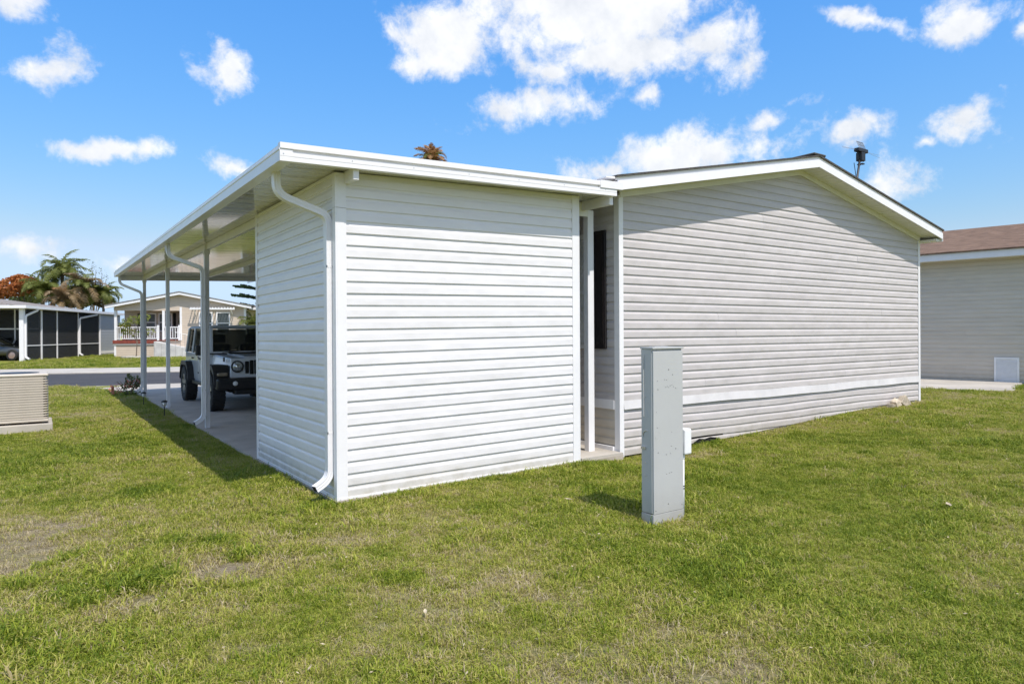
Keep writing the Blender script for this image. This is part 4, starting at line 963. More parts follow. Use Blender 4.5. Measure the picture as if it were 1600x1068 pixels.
for a, b in ((-.42, BW/2), (BW/2, BW+.42)):
    zk = lambda x: BE+BS*(BW/2-abs(x-BW/2))+.0
    for (y0, y1, o0, o1, nm, m) in ((-.42, -.38, -.02, .16, 'rake_board', TRIM), (-.46, BD+.3, .162, .20, 'roof', SHINGLE_T), (-.378, -.0, .0, .03, 'soffit', SOFFIT)):
        P(MB().hexa([(a, y0, zk(a)+o0), (b, y0, zk(b)+o0), (b, y1, zk(b)+o0), (a, y1, zk(a)+o0)], [(a, y0, zk(a)+o1), (b, y0, zk(b)+o1), (b, y1, zk(b)+o1), (a, y1, zk(a)+o1)]), nm, m)
# windows and door
def bwin(x0, x1, z0, z1, y, blind=BLIND, fw=.09, split=.5):
    w = P(MB().box(x0, x1, y-.02, y-.001, z0, z1), 'window', BLIND if blind is BLIND else blind)
    f = MB()
    for a, b, c_, d2 in ((x0-fw, x0, z0-fw, z1+fw), (x1, x1+fw, z0-fw, z1+fw), (x0, x1, z0-fw, z0), (x0, x1, z1, z1+fw), (x0, x1, z0+(z1-z0)*split-.03, z0+(z1-z0)*split+.03)): f.box(a, b, y-.06, y-.021, c_, d2)
    P(f, 'frame', TRIM, w); P(MB().box(x0, x1, y-.034, y-.028, z0, z1), 'pane', GLASS_W, w)
bwin(5.28, 5.98, 1.55, 2.86, 0); bwin(6.36, 7.08, 1.55, 2.86, 0)
bwin(1.25, 1.95, 1.75, 2.85, 1.88, BLIND_LT); bwin(2.25, 2.95, 1.75, 2.85, 1.88, BLIND_LT)
P(MB().box(.85, 1.13, 1.82, 1.875, 1.7, 2.9), 'shutter', SHUT)
P(MB().box(3.10, 3.28, 1.82, 1.875, DK+.02, 2.95), 'sidelight', DARK)
dr = P(MB().box(3.32, 3.95, 1.80, 1.875, DK+.02, 2.98), 'door', mat('taupe_door', (.32, .27, .23), .6, .08)); P(MB().lathe([(.12, -.01), (.17, -.05), (.22, -.01)], (3.66, 1.80, 2.35), 'y', 18), 'wreath', G_BUSH, dr); P(MB().lathe([(0, -.05), (.03, -.04), (.03, 0)], (3.40, 1.80, 1.95), 'y', 10), 'door_knob', STEEL, dr)
# slatted shade over the window
aw = P(MB().box(4.75, 7.55, -.62, -.56, 3.10, 3.20), 'window_awning', TRIM)
for i in range(15): P(MB().box(4.80+i*.19, 4.85+i*.19, -.60, -.02, 3.20, 3.26), 'slat', TRIM, aw)
for x in (5.0, 7.3): P(MB().tube([(x, -.58, 3.12), (x, -.01, 2.78)], .05, .06), 'bracket', TRIM, aw)
# porch railing
def rail(x0, x1, y, z0, z1, n, dz=0.0):
    r = P(MB().hexa([(x0, y-.04, z1-.06), (x1, y-.04, z1-.06+dz), (x1, y+.04, z1-.06+dz), (x0, y+.04, z1-.06)], [(x0, y-.04, z1), (x1, y-.04, z1+dz), (x1, y+.04, z1+dz), (x0, y+.04, z1)]), 'railing', TRIM)
    P(MB().hexa([(x0, y-.03, z0), (x1, y-.03, z0+dz), (x1, y+.03, z0+dz), (x0, y+.03, z0)], [(x0, y-.03, z0+.05), (x1, y-.03, z0+.05+dz), (x1, y+.03, z0+.05+dz), (x0, y+.03, z0+.05)]), 'bottom_rail', TRIM, r)
    for i in range(n):
        x = x0+(x1-x0)*(i+.5)/n; d = dz*(i+.5)/n; P(MB().box(x-.02, x+.02, y-.02, y+.02, z0+.04+d, z1-.05+d), 'baluster', TRIM, r)
rail(.18, 2.62, -.03, DK+.10, DK+.90, 19); rail(3.08, 3.95, -.10, DK+.10, DK+.90, 6)
for x in (2.62, 3.92): P(MB().box(x, x+.12, -.12, .0, DK, DK+1.0), 'railing_post', TRIM)
# ramp block and its handrail
RAMP = mat('pale_block_wall', (.55, .54, .53), .85, .1, 3)
P(MB().hexa([(2.70, -1.1, -.2), (6.6, -1.1, -.2), (6.6, -.02, -.2), (2.70, -.02, -.2)], [(2.70, -1.1, DK-.06), (6.6, -1.1, .1), (6.6, -.02, .1), (2.70, -.02, DK-.06)]), 'ramp', RAMP)
for i in range(8): P(MB().box(2.72+i*.42, 2.735+i*.42, -1.108, -1.1, -.1, max(.15, DK-.1-i*.105)), 'block_joint', mat('grey_joint', (.3, .29, .28), .9, .1), bh.children[-1])
for i in range(10): x = 4.0+i*.28; P(MB().tube([(x, -1.05, DK-.06-(x-2.7)*.252), (x, -1.05, DK+.82-(x-2.7)*.252)], .012, seg=5), 'handrail_bar', STEEL)
P(MB().tube([(3.95, -1.05, DK+.54), (6.6, -1.05, DK-.12)], .02, seg=6), 'handrail', TRIM)
# side carport of the beige house
P(MB().box(BW+.1, BW+4.5, .6, 9, BE-.15, BE+.02), 'side_roof', TRIM); P(MB().box(BW+.75, BW+.87, .7, .82, -.1, BE-.15), 'side_post', TRIM)
# bird bath ring, pot and small tree in front
pp = nb(-15.6, 43.0, 0)
pt = thing('potted_plant', 'potted yellow green plant on the porch of the beige house', 'plant', pp+Vector((0, 0, .14+DK)))
MB().lathe([(0, .02), (.16, .02), (.20, .35), (.22, .40), (.18, .40), (0, .36)], (0, 0, 0), 'z', 16).build('pot', POT, pt, world=False, smooth=True)
leaf_cloud('foliage', leafmat('yellow_leaf', (.28, .24, .05), (.42, .28, .07)), pt, [((0, 0, .72), (.55, .45, .33))], 300, .2, rnd=random.Random(4), world=False)
def small_tree(loc, label):
    t = thing('small_tree', label, 'tree', loc); r = random.Random(14); cents = []
    MB().tube([(0, 0, -.1), (.05, 0, .9), (-.05, .05, 1.6)], .035, seg=7, taper=lambda q: 1-.5*q).build('trunk', BARK, t, world=False)
    for i in range(8):
        a = i*.8+r.random(); z = .7+i*.13; e = Vector((math.cos(a)*r.uniform(.4, .9), math.sin(a)*.5, z+r.uniform(.4, .9)))
        MB().tube([(0, 0, z), e*.5+Vector((0, 0, z*.5)), e], .016, seg=5, taper=lambda q: 1-.6*q).build('limb', BARK, t, world=False); cents.append((e, (.34, .34, .25)))
    cents.append(((0, 0, 2.2), (.4, .4, .35)))
    leaf_cloud('crown', G_LIME, t, cents, 620, .13, rnd=r, world=False)
small_tree(at(213, 553, 42.6)+Vector((0, 0, -.05)), 'thin small tree with lime leaves before the beige house skirting')
bd = MB().lathe([(.55, 0), (.60, .08), (.80, .08), (.82, 0)], at(212, 558, 42.4), 'z', 24).build('planter_ring', CONC_L); tag(bd, 'round pale planter ring around the small lime tree', 'planter')

# ------------------------------------------------------------------ screened carport house on the left
so = nb(-19.03, 37.3, .13)
sh = thing('screened_house', 'low house with dark screened carport and white frames at far left', 'house', so, A23)
Q = lambda mb, name, m, par=sh, bevel=0: mb.build(name, m, par, bevel=bevel, world=False)
FH = 3.0
for y, w in ((0, .22), (2.15, .14), (4.25, .09), (7.45, .09), (11.15, .09)): Q(MB().box(-w, 0, y-w/2, y+w/2, -.15, FH), 'post', TRIM)
for a, b in ((.11, 2.08), (2.22, 4.205), (4.295, 7.405), (7.495, 11.105)):
    Q(MB().box(-.055, -.045, a, b, .02, FH-.02), 'screen', SCREEN); Q(MB().box(-.075, -.02, a, b, .84, .90), 'screen_rail', TRIM); Q(MB().box(-.09, -.04, a, b, -.1, .03), 'kick_plate', mat('bronze_plate', (.10, .085, .07), .6, .1))
# street-facing side of the same carport
for x in (-1.45, -3.6, -5.8): Q(MB().box(x-.07, x+.0, 2.23, 2.37, -.15, FH), 'post', TRIM)
for a, b in ((-1.45, -.16), (-3.6, -1.52), (-5.8, -3.67)):
    Q(MB().box(a, b, 2.295, 2.305, .05, FH-.02), 'screen', SCREEN); Q(MB().box(a, b, 2.27, 2.33, 1.82, 1.90), 'screen_rail', TRIM); Q(MB().box(a, b, 2.27, 2.33, .72, .78), 'screen_rail', TRIM)
Q(MB().box(-6.4, .18, -.35, 15.4, FH+.003, FH+.10), 'carport_roof', TRIM)
Q(MB().box(.18, .30, -.36, 15.4, FH+.01, FH+.17), 'gutter', TRIM); Q(MB().box(-6.4, .30, -.48, -.355, FH+.01, FH+.17), 'gutter', TRIM)
for y, yo in ((.0, 1.2), (7.45, 10.2)):
    d = Q(MB().tube([(.22, yo, FH+.02), (.20, yo-.1, FH-.08), (.06, y+.15, FH-.38), (.05, y+.05, FH-.5), (.05, y+.05, .35), (.06, y+.05, .22), (.30, y-.1, .10)], .09, .09, up=(0, 1, 0)), 'downspout', TRIM)
lapwall(sh, 'lap_siding', mat('pale_blue_vinyl', (.42, .44, .48), .5, .04), (0, 11.2, 0), (0, 1, 0), (1, 0, 0), 0, 4.1, .0, FH); Q(MB().box(-4.5, -.01, 11.2, 15.3, -.2, FH), 'storage_wall', MATS['pale_blue_vinyl']); Q(MB().box(-.0, .03, 11.2, 15.3, .12, .30), 'storage_band', TRIM); Q(MB().box(-.02, .03, 11.18, 11.27, 0, FH), 'corner_trim', TRIM)
Q(MB().box(-15, -6.3, 1.5, 18, -.2, 3.15), 'house_wall', GREIGE)
# house roof behind the carport
Q(MB().hexa([(-6.0, .2, 3.13), (-11, .2, 4.55), (-11, 15.0, 4.55), (-6.0, 19, 3.13)], [(-6.0, .2, 3.18), (-11, .2, 4.6), (-11, 15.0, 4.6), (-6.0, 19, 3.18)]), 'roof', SHINGLE_T)
Q(MB().hexa([(-.3, 1.6, 3.11), (-6.0, 1.6, 4.00), (-6.0, 9.5, 4.00), (-.3, 14.5, 3.11)], [(-.3, 1.6, 3.14), (-6.0, 1.6, 4.04), (-6.0, 9.5, 4.04), (-.3, 14.5, 3.14)]), 'roof', SHINGLE_T)
for x, y, z in ((-3.7, 3.2, 3.68), (-4.6, 2.2, 3.8)): Q(MB().tube([(x, y, z-.1), (x, y, z+.28)], .06, seg=8), 'vent_pipe', TRIM)
Q(MB().box(-6.25, -6.2, 3, 4, .8, 2.3), 'window', BLIND_LT); Q(MB().box(-6.2, -6.17, 2.9, 4.1, 2.3, 2.4), 'window_trim', TRIM)
for i in range(4): Q(MB().box(-6.2+i*.3, -5.6+i*.3, 5.2, 6.4, -.1, .8-.2*i), 'step', CONC)
slab2 = MB()
c = [nb(-26.5, 30.3, -.02), nb(-18.75, 30.3, -.02), nb(-18.75, 53, .16), nb(-26.5, 53, .16)]
slab2.hexa([p-Vector((0, 0, .3)) for p in c], [p+Vector((0, 0, .02)) for p in c]); o = slab2.build('neighbour_driveway', CONC_L); tag(o, kind='structure')
# dark coupe on that drive
CW = at(29, 565, 39.6); CH_ = R_(-34); CW = CW-Vector((math.cos(CH_), math.sin(CH_), 0))*1.80+Vector((math.sin(CH_), -math.cos(CH_), 0))*-.9
car = thing('parked_coupe', 'dark grey coupe parked before the screened carport at the far left edge', 'car', (CW.x, CW.y, .13), CH_)
def car_section(x, w0, zb, zbelt, w1, zt): return [(x, -w0, zb), (x, -w0*1.02, (zb+zbelt)/2), (x, -w0*.96, zbelt), (x, -w1, zt), (x, w1, zt), (x, w0*.96, zbelt), (x, w0*1.02, (zb+zbelt)/2), (x, w0, zb)]
secs = [(-2.25, .70, .40, .72, .60, .80), (-2.05, .84, .25, .85, .70, .93), (-1.3, .90, .22, .92, .72, .98), (-.4, .90, .22, .93, .74, .97), (.5, .90, .22, .92, .74, .96), (1.25, .90, .22, .84, .72, .90), (1.75, .84, .25, .72, .64, .78), (1.98, .68, .35, .60, .55, .64)]
mb = MB(); 
for s in secs: mb.v += car_section(*s)
for i in range(len(secs)-1): mb.f += [(i*8+j, i*8+(j+1) % 8, (i+1)*8+(j+1) % 8, (i+1)*8+j) for j in range(8)]
mb.f += [tuple(range(8)), tuple(range((len(secs)-1)*8, len(secs)*8))]
bodyc = mb.build('body', CARGREY, car, smooth=True, world=False)
sv = bodyc.modifiers.new('s', 'SUBSURF'); sv.levels = 1; sv.render_levels = 2
mb = MB(); cs = [(-1.75, .74, .96, .70, .97), (-.9, .76, .96, .58, 1.32), (-.1, .76, .96, .58, 1.36), (.45, .76, .96, .57, 1.28), (1.15, .74, .92, .70, .93)]
for x, w0, z0, w1, z1 in cs: mb.v += [(x, -w0, z0), (x, -w1, z1), (x, w1, z1), (x, w0, z0)]
for i in range(4): mb.f += [(i*4+j, i*4+(j+1) % 4, (i+1)*4+(j+1) % 4, (i+1)*4+j) for j in range(4)]
mb.build('cabin', mat('dark_car_glass', (.012, .014, .016), .08, .05, coat=.5), car, smooth=True, world=False)
MB().hexa([(-.9, -.57, 1.325), (.42, -.56, 1.30), (.42, .56, 1.30), (-.9, .57, 1.325)], [(-.85, -.5, 1.365), (.38, -.5, 1.345), (.38, .5, 1.345), (-.85, .5, 1.365)]).build('roof', CARGREY, car, bevel=.02, world=False)
RIMM = mat('reddish_alloy', (.5, .36, .32), .35, .1, 8, metal=.6)
for x in (-1.38, 1.42):
    for s in (-1, 1):
        w_ = MB().lathe([(.2, -.1), (.30, -.11), (.33, -.08), (.33, .08), (.30, .11), (.2, .1)], (x, s*.82, .33), 'y', 24).build('wheel', RUBBER, car, smooth=True, world=False)
        MB().lathe([(0, s*.08), (.06, s*.085), (.21, s*.07), (.22, s*.10)], (x, s*.82, .33), 'y', 20).build('rim', RIMM, w_, world=False)
for s in (-1, 1):
    MB().box(1.76, 1.87, s*.62-.08, s*.62+.08, .60, .66).build('headlight', AMBER, car, bevel=.02, world=False)
    MB().box(.72, .86, min(s*.9, s*1.04), max(s*.9, s*1.04), .92, 1.04).build('mirror', CARGREY, car, bevel=.02, world=False)

# ------------------------------------------------------------------ palms and trees beyond the houses
def frond_mesh(name, L, droop, nl, ll, m, seed, lift=.5):
    r = random.Random(seed); mb = MB(); pts = []; p = Vector((0, 0, 0)); a = lift; n = 12
    for i in range(n+1):
        pts.append(p.copy()); p = p+Vector((math.cos(a), 0, math.sin(a)))*(L/n); a -= droop/n*(1+.8*i/n)
    mb.tube(pts, .035, seg=4, taper=lambda q: 1-.85*q)
    for i in range(nl):
        t = .12+.88*i/nl; k = min(n-1, int(t*n)); f = t*n-k; q = pts[k].lerp(pts[k+1], f); d = (pts[k+1]-pts[k]).normalized()
        for s in (-1, 1):
            l = ll*math.sin(math.pi*min(.97, t*.9+.12))**.6*r.uniform(.8, 1.1)
            out = (Vector((0, s, 0))+d*r.uniform(.4, .8)+Vector((0, 0, r.uniform(-.15, .25)))).normalized()
            w = d*.021*r.uniform(.8, 1.5); mid = q+out*l*.55; end = q+out*l+Vector((0, 0, -l*r.uniform(.15, .55)))
            mb.quad(q-w, q+w, mid+w*1.3, mid-w*1.3); mb.quad(mid-w*1.3, mid+w*1.3, end)
    o = mb.build(name, m); me = o.data; bpy.data.objects.remove(o); return me
FR = {k: [frond_mesh('frond', 2.8, d, 44, .72, m, i+s0, l) for i, (d, l) in enumerate(((1.5, .9), (2.0, .7), (1.2, 1.1), (2.4, .5)))] for k, m, s0 in (('g', G_PALM, 0), ('d', G_DRY, 10), ('b', G_BRN, 20))}
def palm(loc, h, n, key, label, sc=1.0, lean=(0, 0), seed=0, tilt=(-.9, 1.0), extra=(), group=None):
    t = thing('palm_tree', label, 'tree', loc, 0, group); r = random.Random(seed); top = Vector((lean[0], lean[1], h))
    tr = MB(); pts = [Vector((lean[0]*q*q, lean[1]*q*q, -.2+(h+.2)*q)) for q in np.linspace(0, 1, 14)]
    tr.tube(pts, .17*sc, seg=10, taper=lambda q: 1.15-.35*q+.06*math.sin(q*40)); tr.build('trunk', BARK, t, world=False, smooth=True)
    for i in range(n):
        k = key if not extra or r.random() > extra[1] else extra[0]
        me = r.choice(FR[k]); az = i*2.399+r.uniform(-.3, .3); el = r.uniform(*tilt)
        copy_child(me, t, top+Vector((0, 0, r.uniform(-.2, .15))), (0, -el*.55, az), sc*r.uniform(.8, 1.15), 'frond')
    return t
def g2(px, D): p = at(px, 523, D); return Vector((p.x, p.y, .1))
zpx = lambda py, D: 1.57+(523-py)*D/FPX
palm(g2(98, 62), zpx(430, 62), 34, 'g', 'tallest green palm behind the screened carport', .98, seed=2, tilt=(-.7, 1.5))
palm(g2(66, 60), zpx(455, 60), 26, 'g', 'lower green palm between the orange tree and the tallest palm', .85, seed=5)
palm(g2(97, 57), zpx(470, 57), 26, 'd', 'withered tan palm in front of the tallest green palm', .72, seed=8, tilt=(-.8, 1.6), extra=('b', .15))
palm(g2(128, 59), zpx(454, 59), 30, 'g', 'half dry palm right of the tallest palm', .85, seed=11, tilt=(-.9, 1.3), extra=('d', .4))
palm(g2(162, 60), zpx(465, 60), 34, 'g', 'small green palm beside the left roof tip of the beige house', .72, seed=14, tilt=(-.4, 1.4))
palm(g2(676, 45), zpx(266, 45), 44, 'b', 'brown topped palm showing above the carport roof', .60, seed=17, tilt=(.2, 2.3), extra=('g', .12))
palm(g2(397, 47), zpx(516, 47), 26, 'g', 'bushy low palm beside the right corner of the beige house', .6, seed=20, tilt=(-.6, 1.6))
def broad_tree(loc, label, cents, m, n, size, h, seed, name='broadleaf_tree'):
    t = thing(name, label, 'tree', loc); r = random.Random(seed)
    MB().tube([(0, 0, -.2), (.1, .05, h*.4), (0, 0, h*.75)], .16, seg=8, taper=lambda q: 1-.6*q).build('trunk', BARK, t, world=False)
    for c_, rr in cents: MB().tube([(0, 0, h*.35), Vector(c_)*.6+Vector((0, 0, h*.15)), c_], .06, seg=5, taper=lambda q: 1-.7*q).build('limb', BARK, t, world=False)
    if n: leaf_cloud('crown', m, t, cents, n, size, rnd=r, world=False)
    return t
zo = zpx(448, 61)
broad_tree(g2(24, 61), 'rounded orange red tree behind the screened house at far left', [((CR*a).to_tuple()[:2]+(zo+b,), (c_, c_, d)) for a, b, c_, d in ((0, 0, 1.3, .9), (-1.2, -.3, 1.1, .8), (1.2, .2, 1.0, .7), (.5, .6, .8, .5), (1.9, -.3, .9, .6), (-2.2, -.4, 1, .8), (2.6, -.2, .7, .6))], G_ORG, 9000, .22, zo, 31)
zb_ = zpx(462, 63)
broad_tree(g2(135, 64), 'scrubby green brown tree right of the tallest palm', [((CR*a).to_tuple()[:2]+(zb_+b,), (c_, c_, d)) for a, b, c_, d in ((-.6, .2, 1.0, .8), (.6, 0, 1.0, .9), (1.6, -.5, .8, .6), (-1.5, -.4, .9, .7))], leafmat('scrub_leaf', (.10, .085, .035), (.17, .13, .06)), 5200, .2, zb_, 33)
zc_ = zpx(462, 65)
broad_tree(g2(72, 66), 'dense green tree mass low behind the palms and the screened carport', [((CR*a).to_tuple()[:2]+(zc_+b,), (c_, c_, d)) for a, b, c_, d in ((-1.2, .1, 1.2, .8), (.4, .3, 1.2, .9), (1.9, -.1, 1.2, .9), (-2.4, -.5, 1, .7), (3.2, -.5, 1.1, .7))], G_BUSH, 6500, .2, zc_, 37)
zz = zpx(430, 66)
broad_tree(g2(146, 66), 'thin sparse tree with bare twigs above the scrubby tree', [((CR*a).to_tuple()[:2]+(zz+b,), (.45, .45, .5)) for a, b in ((-.5, -.2), (.3, .5), (.9, .1), (-.1, .9), (1.3, -.4))], G_BUSH, 150, .12, zz-1, 35)
def norfolk(loc, h, label):
    t = thing('pine_tree', label, 'tree', loc); r = random.Random(40)
    MB().tube([(0, 0, -.2), (0, 0, h)], .2, seg=8, taper=lambda q: 1-.85*q).build('trunk', BARK, t, world=False)
    z = h*.3
    while z < h-.2:
        L_ = 4.0*(1-(z/h))**.7+.4; k = 10
        for i in range(k):
            a = i*2*math.pi/k+r.uniform(-.15, .15); d = Vector((math.cos(a), math.sin(a), 0)); mb = MB()
            pts = [Vector((0, 0, z))+d*(L_*q)+Vector((0, 0, .18*L_*q*(1-q)*1.5-.10*L_*q+.22*L_*q*q)) for q in np.linspace(0, 1, 8)]
            mb.tube(pts, .03, seg=4, taper=lambda q: 1-.7*q)
            sd_ = Vector((-d.y, d.x, 0))
            for q in range(80):
                u = r.uniform(.1, 1); kk = min(6, int(u*7)); p0 = pts[kk].lerp(pts[kk+1], u*7-kk)
                o = (sd_*r.choice((-1, 1))*.8+d*.6+Vector((0, 0, r.uniform(-.1, .35)))).normalized()*r.uniform(.2, .42)*(1.15-u*.5); w = Vector((0, 0, .075))
                mb.quad(p0-w, p0+o*.6-w*1.3, p0+o, p0+o*.6+w*1.3, p0+w)
            mb.build('branch', G_PINE, t, world=False)
        z += .95
norfolk(g2(408, 70), zpx(385, 70), 'tiered dark pine behind the beige house, half hidden by the shed')

# ------------------------------------------------------------------ grass: blades in clumps scattered over the lawn
def grass_mat():
    m = bpy.data.materials.new('grass_blade'); m.use_nodes = True; nt = m.node_tree; N = nt.nodes; L = nt.links; N.clear()
    out = N.new('ShaderNodeOutputMaterial'); at_ = N.new('ShaderNodeAttribute'); at_.attribute_type = 'INSTANCER'; at_.attribute_name = 'tint'
    geo = N.new('ShaderNodeNewGeometry'); ad = N.new('ShaderNodeMath'); ad.operation = 'MULTIPLY_ADD'; L.new(geo.outputs['Random Per Island'], ad.inputs[0]); ad.inputs[1].default_value = .56; 
    sb = N.new('ShaderNodeMath'); sb.operation = 'SUBTRACT'; L.new(at_.outputs['Fac'], sb.inputs[0]); sb.inputs[1].default_value = .28; L.new(sb.outputs[0], ad.inputs[2])
    r = N.new('ShaderNodeValToRGB'); L.new(ad.outputs[0], r.inputs[0]); e = r.color_ramp.elements
    e[0].position = 0; e[0].color = (.11, .17, .013, 1); e[1].position = 1; e[1].color = (.56, .47, .30, 1)
    for p, c_ in ((.28, (.245, .305, .024)), (.5, (.39, .415, .055)), (.7, (.52, .455, .145)), (.85, (.39, .31, .16))):
        q = e.new(p); q.color = (*c_, 1)
    d = N.new('ShaderNodeBsdfPrincipled'); d.inputs['Roughness'].default_value = .5; d.inputs['Specular IOR Level'].default_value = .25; L.new(r.outputs[0], d.inputs['Base Color'])
    t = N.new('ShaderNodeBsdfTranslucent'); L.new(r.outputs[0], t.inputs['Color']); ms = N.new('ShaderNodeMixShader'); ms.inputs[0].default_value = .35
    L.new(d.outputs[0], ms.inputs[1]); L.new(t.outputs[0], ms.inputs[2]); L.new(ms.outputs[0], out.inputs[0]); return m
GM = grass_mat()
def clump(seed, nb_, hgt, spread, wid, lay):
    r = random.Random(seed); mb = MB()
    for i in range(nb_):
        a = r.uniform(0, 6.283); rr = spread*math.sqrt(r.random()); x, y = rr*math.cos(a), rr*math.sin(a)
        az = r.uniform(0, 6.283); h = hgt*r.uniform(.55, 1.25); bend = r.uniform(.25, lay); d = Vector((math.cos(az), math.sin(az), 0)); s = Vector((-d.y, d.x, 0)); w = wid*r.uniform(.7, 1.3)
        p0 = Vector((x, y, -.008)); p1 = p0+d*(h*bend*.35)+Vector((0, 0, h*.62)); p2 = p0+d*(h*bend)+Vector((0, 0, h*(1.0-.33*bend)))
        mb.quad(p0-s*w*.4, p0+s*w*.4, p1+s*w*.5, p1-s*w*.5); mb.quad(p1-s*w*.5, p1+s*w*.5, p2)
    me = bpy.data.meshes.new('grass_clump'); me.from_pydata(mb.v, [], mb.f); 
    bm = bmesh.new(); bm.from_mesh(me); bmesh.ops.remove_doubles(bm, verts=bm.verts, dist=1e-6); bm.to_mesh(me); bm.free(); me.materials.append(GM); return me
def inside(x, y, poly):
    c_ = np.zeros(x.shape, bool); n = len(poly)
    for i in range(n):
        x0, y0 = poly[i]; x1, y1 = poly[(i+1) % n]
        k = ((y0 > y) != (y1 > y)) & (x < (x1-x0)*(y-y0)/(y1-y0+1e-12)+x0); c_ ^= k
    return c_
def build_grass():
    gcol = bpy.data.collections.new('grass_clumps')
    for i in range(7):
        me = clump(100+i, (28, 32, 26, 30, 34, 22, 28)[i], (.036, .042, .048, .032, .028, .058, .040)[i], .066, (.0036, .0043, .004, .0036, .0034, .005, .0044)[i], (1.5, 1.2, 1.0, 1.9, 2.3, .9, 1.4)[i])
        gcol.objects.link(bpy.data.objects.new('grass_clump_%d' % i, me))
    n = 900000
    # sample in view-space rings so that density falls with distance
    az = RNG.uniform(R_(-44), R_(44), n); d = 1.6*np.exp(RNG.random(n)*math.log(75/1.6))
    yaw = math.atan2(CF.y, CF.x); x = CP.x+d*np.cos(yaw-az); y = CP.y+d*np.sin(yaw-az)
    dens = np.minimum(1.0, (d/1.6)**2/(5.2**2))      # even density out to ~8 m, then thinning as 1/d^2
    keep = RNG.random(n) < dens*.78; x, y, d = x[keep], y[keep], d[keep]
    s = x*E2.x+y*E2.y; t1 = x*E1.x+y*E1.y
    bad = ((x > -.06) & (x < 3.72) & (y > -.02) & (y < 16.5)) | ((x > 3.6) & (x < 11.53) & (y > .045) & (y < 20)) | ((s > S0-.05) & (s < S2+.03))
    bad |= inside(x, y, c0_drive) | inside(x, y, pc) | ((x > -3.36) & (x < -2.11) & (y > 7.86) & (y < 8.96)) | ((x > 1.88) & (x < 2.27) & (y > -2.23) & (y < -2.07))
    bad |= ((t1 > -26.5) & (t1 < -18.72) & (s > 30)) | ((t1 > -16.1) & (t1 < -7.8) & (s > 42.3)) | ((t1 > -13.5) & (t1 < -9.4) & (s > 41.3)) | ((x > 17) & (y > -8))
    x, y, d = x[~bad], y[~bad], d[~bad]
    dry = dryness(x, y)
    k2 = RNG.random(len(x)) < np.clip(1.22-dry*1.15, .10, 1); x, y, d, dry = x[k2], y[k2], d[k2], dry[k2]
    ex = [RNG.normal((a, b), r*.55, (int(1500*r*r)+25, 2)) for a, b, r in LUSH]      # dense green mounds
    ex = np.concatenate(ex); x = np.concatenate([x, ex[:, 0]]); y = np.concatenate([y, ex[:, 1]]); d = np.concatenate([d, np.hypot(ex[:, 0]-CP.x, ex[:, 1]-CP.y)]); dry = dryness(x, y)
    z = gz(x, y); N_ = len(x); print('grass clumps', N_)
    lush = fbm(x*.8+40, y*.8+11, 3)
    sc = (.64+.85*np.clip((lush-.3)*1.6, 0, 1)*(1-dry*.5))*RNG.uniform(.7, 1.25, N_)*np.where(d > 10, np.minimum(2.6, (d/10)**.55), 1)
    big = RNG.random(N_) < .018; sc = np.where(big & (d < 14), sc*1.7, sc)      # weedy tufts
    me = bpy.data.meshes.new('grass'); me.from_pydata(np.stack([x, y, z], -1).tolist(), [], []); me.update()
    def attr(nm, v, t='FLOAT'):
        a = me.attributes.new(nm, t, 'POINT'); a.data.foreach_set('value' if t != 'FLOAT_VECTOR' else 'vector', v.astype(np.float32 if t != 'INT' else np.int32).ravel())
    attr('tint', np.clip(dry*.74+.15+RNG.normal(0, .17, N_)+(fbm(x*3.1, y*3.1, 2)-.5)*.35-.15*(lush-.5)-.08*big, 0, 1)); attr('sc', sc)
    attr('rot', np.stack([RNG.normal(0, .12, N_), RNG.normal(0, .12, N_), RNG.uniform(0, 6.283, N_)], -1), 'FLOAT_VECTOR'); attr('pick', RNG.integers(0, 7, N_), 'INT')
    ob = bpy.data.objects.new('grass', me); COL.objects.link(ob); tag(ob, 'short patchy green and straw coloured lawn grass', 'grass', kind='stuff')
    ng = bpy.data.node_groups.new('scatter_grass', 'GeometryNodeTree'); ng.interface.new_socket('Geometry', in_out='INPUT', socket_type='NodeSocketGeometry'); ng.interface.new_socket('Geometry', in_out='OUTPUT', socket_type='NodeSocketGeometry')
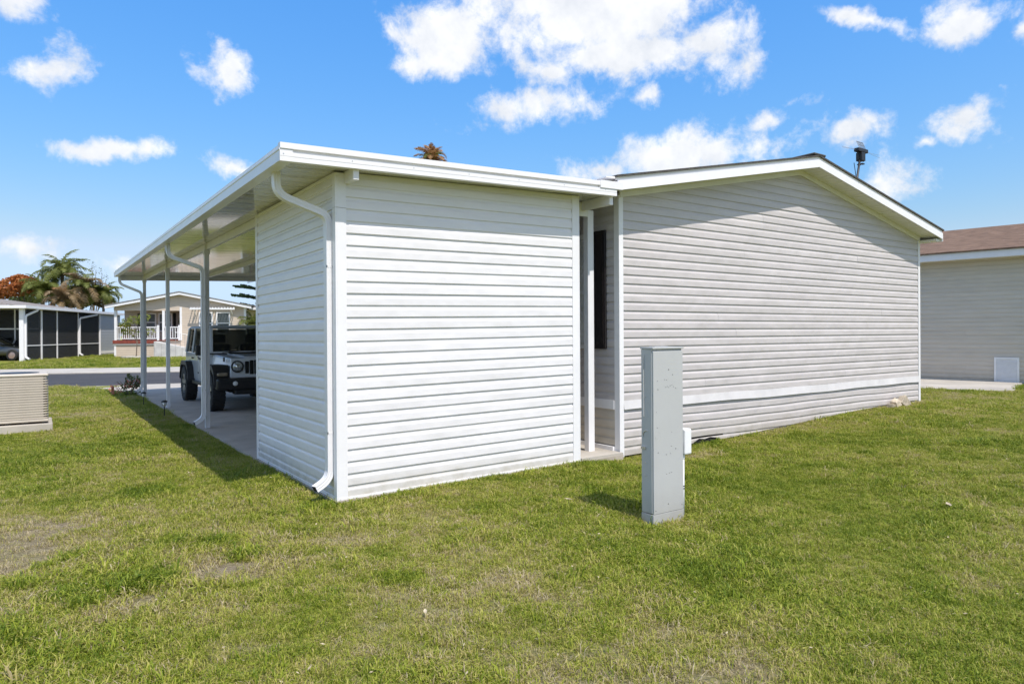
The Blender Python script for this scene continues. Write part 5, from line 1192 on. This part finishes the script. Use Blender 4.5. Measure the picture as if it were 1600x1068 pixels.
    N = ng.nodes; L = ng.links; gi = N.new('NodeGroupInput'); go = N.new('NodeGroupOutput'); ip = N.new('GeometryNodeInstanceOnPoints'); ci = N.new('GeometryNodeCollectionInfo')
    ci.inputs['Collection'].default_value = gcol; ci.inputs['Separate Children'].default_value = True; ci.inputs['Reset Children'].default_value = True
    def na(nm, t):
        a = N.new('GeometryNodeInputNamedAttribute'); a.data_type = t; a.inputs['Name'].default_value = nm; return a.outputs['Attribute']
    mp = N.new('GeometryNodeMeshToPoints'); L.new(gi.outputs[0], mp.inputs['Mesh']); L.new(mp.outputs['Points'], ip.inputs['Points']); L.new(ci.outputs[0], ip.inputs['Instance']); ip.inputs['Pick Instance'].default_value = True
    L.new(na('pick', 'INT'), ip.inputs['Instance Index']); L.new(na('rot', 'FLOAT_VECTOR'), ip.inputs['Rotation']); L.new(na('sc', 'FLOAT'), ip.inputs['Scale']); L.new(ip.outputs[0], go.inputs[0])
    md = ob.modifiers.new('scatter', 'NODES'); md.node_group = ng
def leaf_litter():
    r = random.Random(77); mb = MB()
    for i in range(420):
        dd = r.uniform(2.6, 11); a = r.uniform(-.66, .66); yaw = math.atan2(CF.y, CF.x)-a; x, y = CP.x+dd*math.cos(yaw), CP.y+dd*math.sin(yaw)
        if x > -.1 and y > -.05: continue
        z = ground_at(x, y)+r.uniform(.015, .045); s_ = r.uniform(.006, .017); t = r.uniform(0, 6.3); u = Vector((math.cos(t), math.sin(t), r.uniform(-.4, .4)))*s_; v = Vector((-math.sin(t), math.cos(t), r.uniform(-.4, .4)))*s_*.45; p = Vector((x, y, z))
        mb.quad(p-u, p+v, p+u, p-v)
    o = mb.build('leaf_litter', mat('litter', (.46, .38, .24), .85, .2, 9)); tag(o, 'scattered crumbs of dry leaf over the lawn', 'litter', kind='stuff')
leaf_litter()
c0_drive = [(-.1, 16.4), (3.7, 16.4), (4.4, S0/E2.y-4.4*E2.x/E2.y), (-1.6, S0/E2.y+1.6*E2.x/E2.y)]
build_grass()
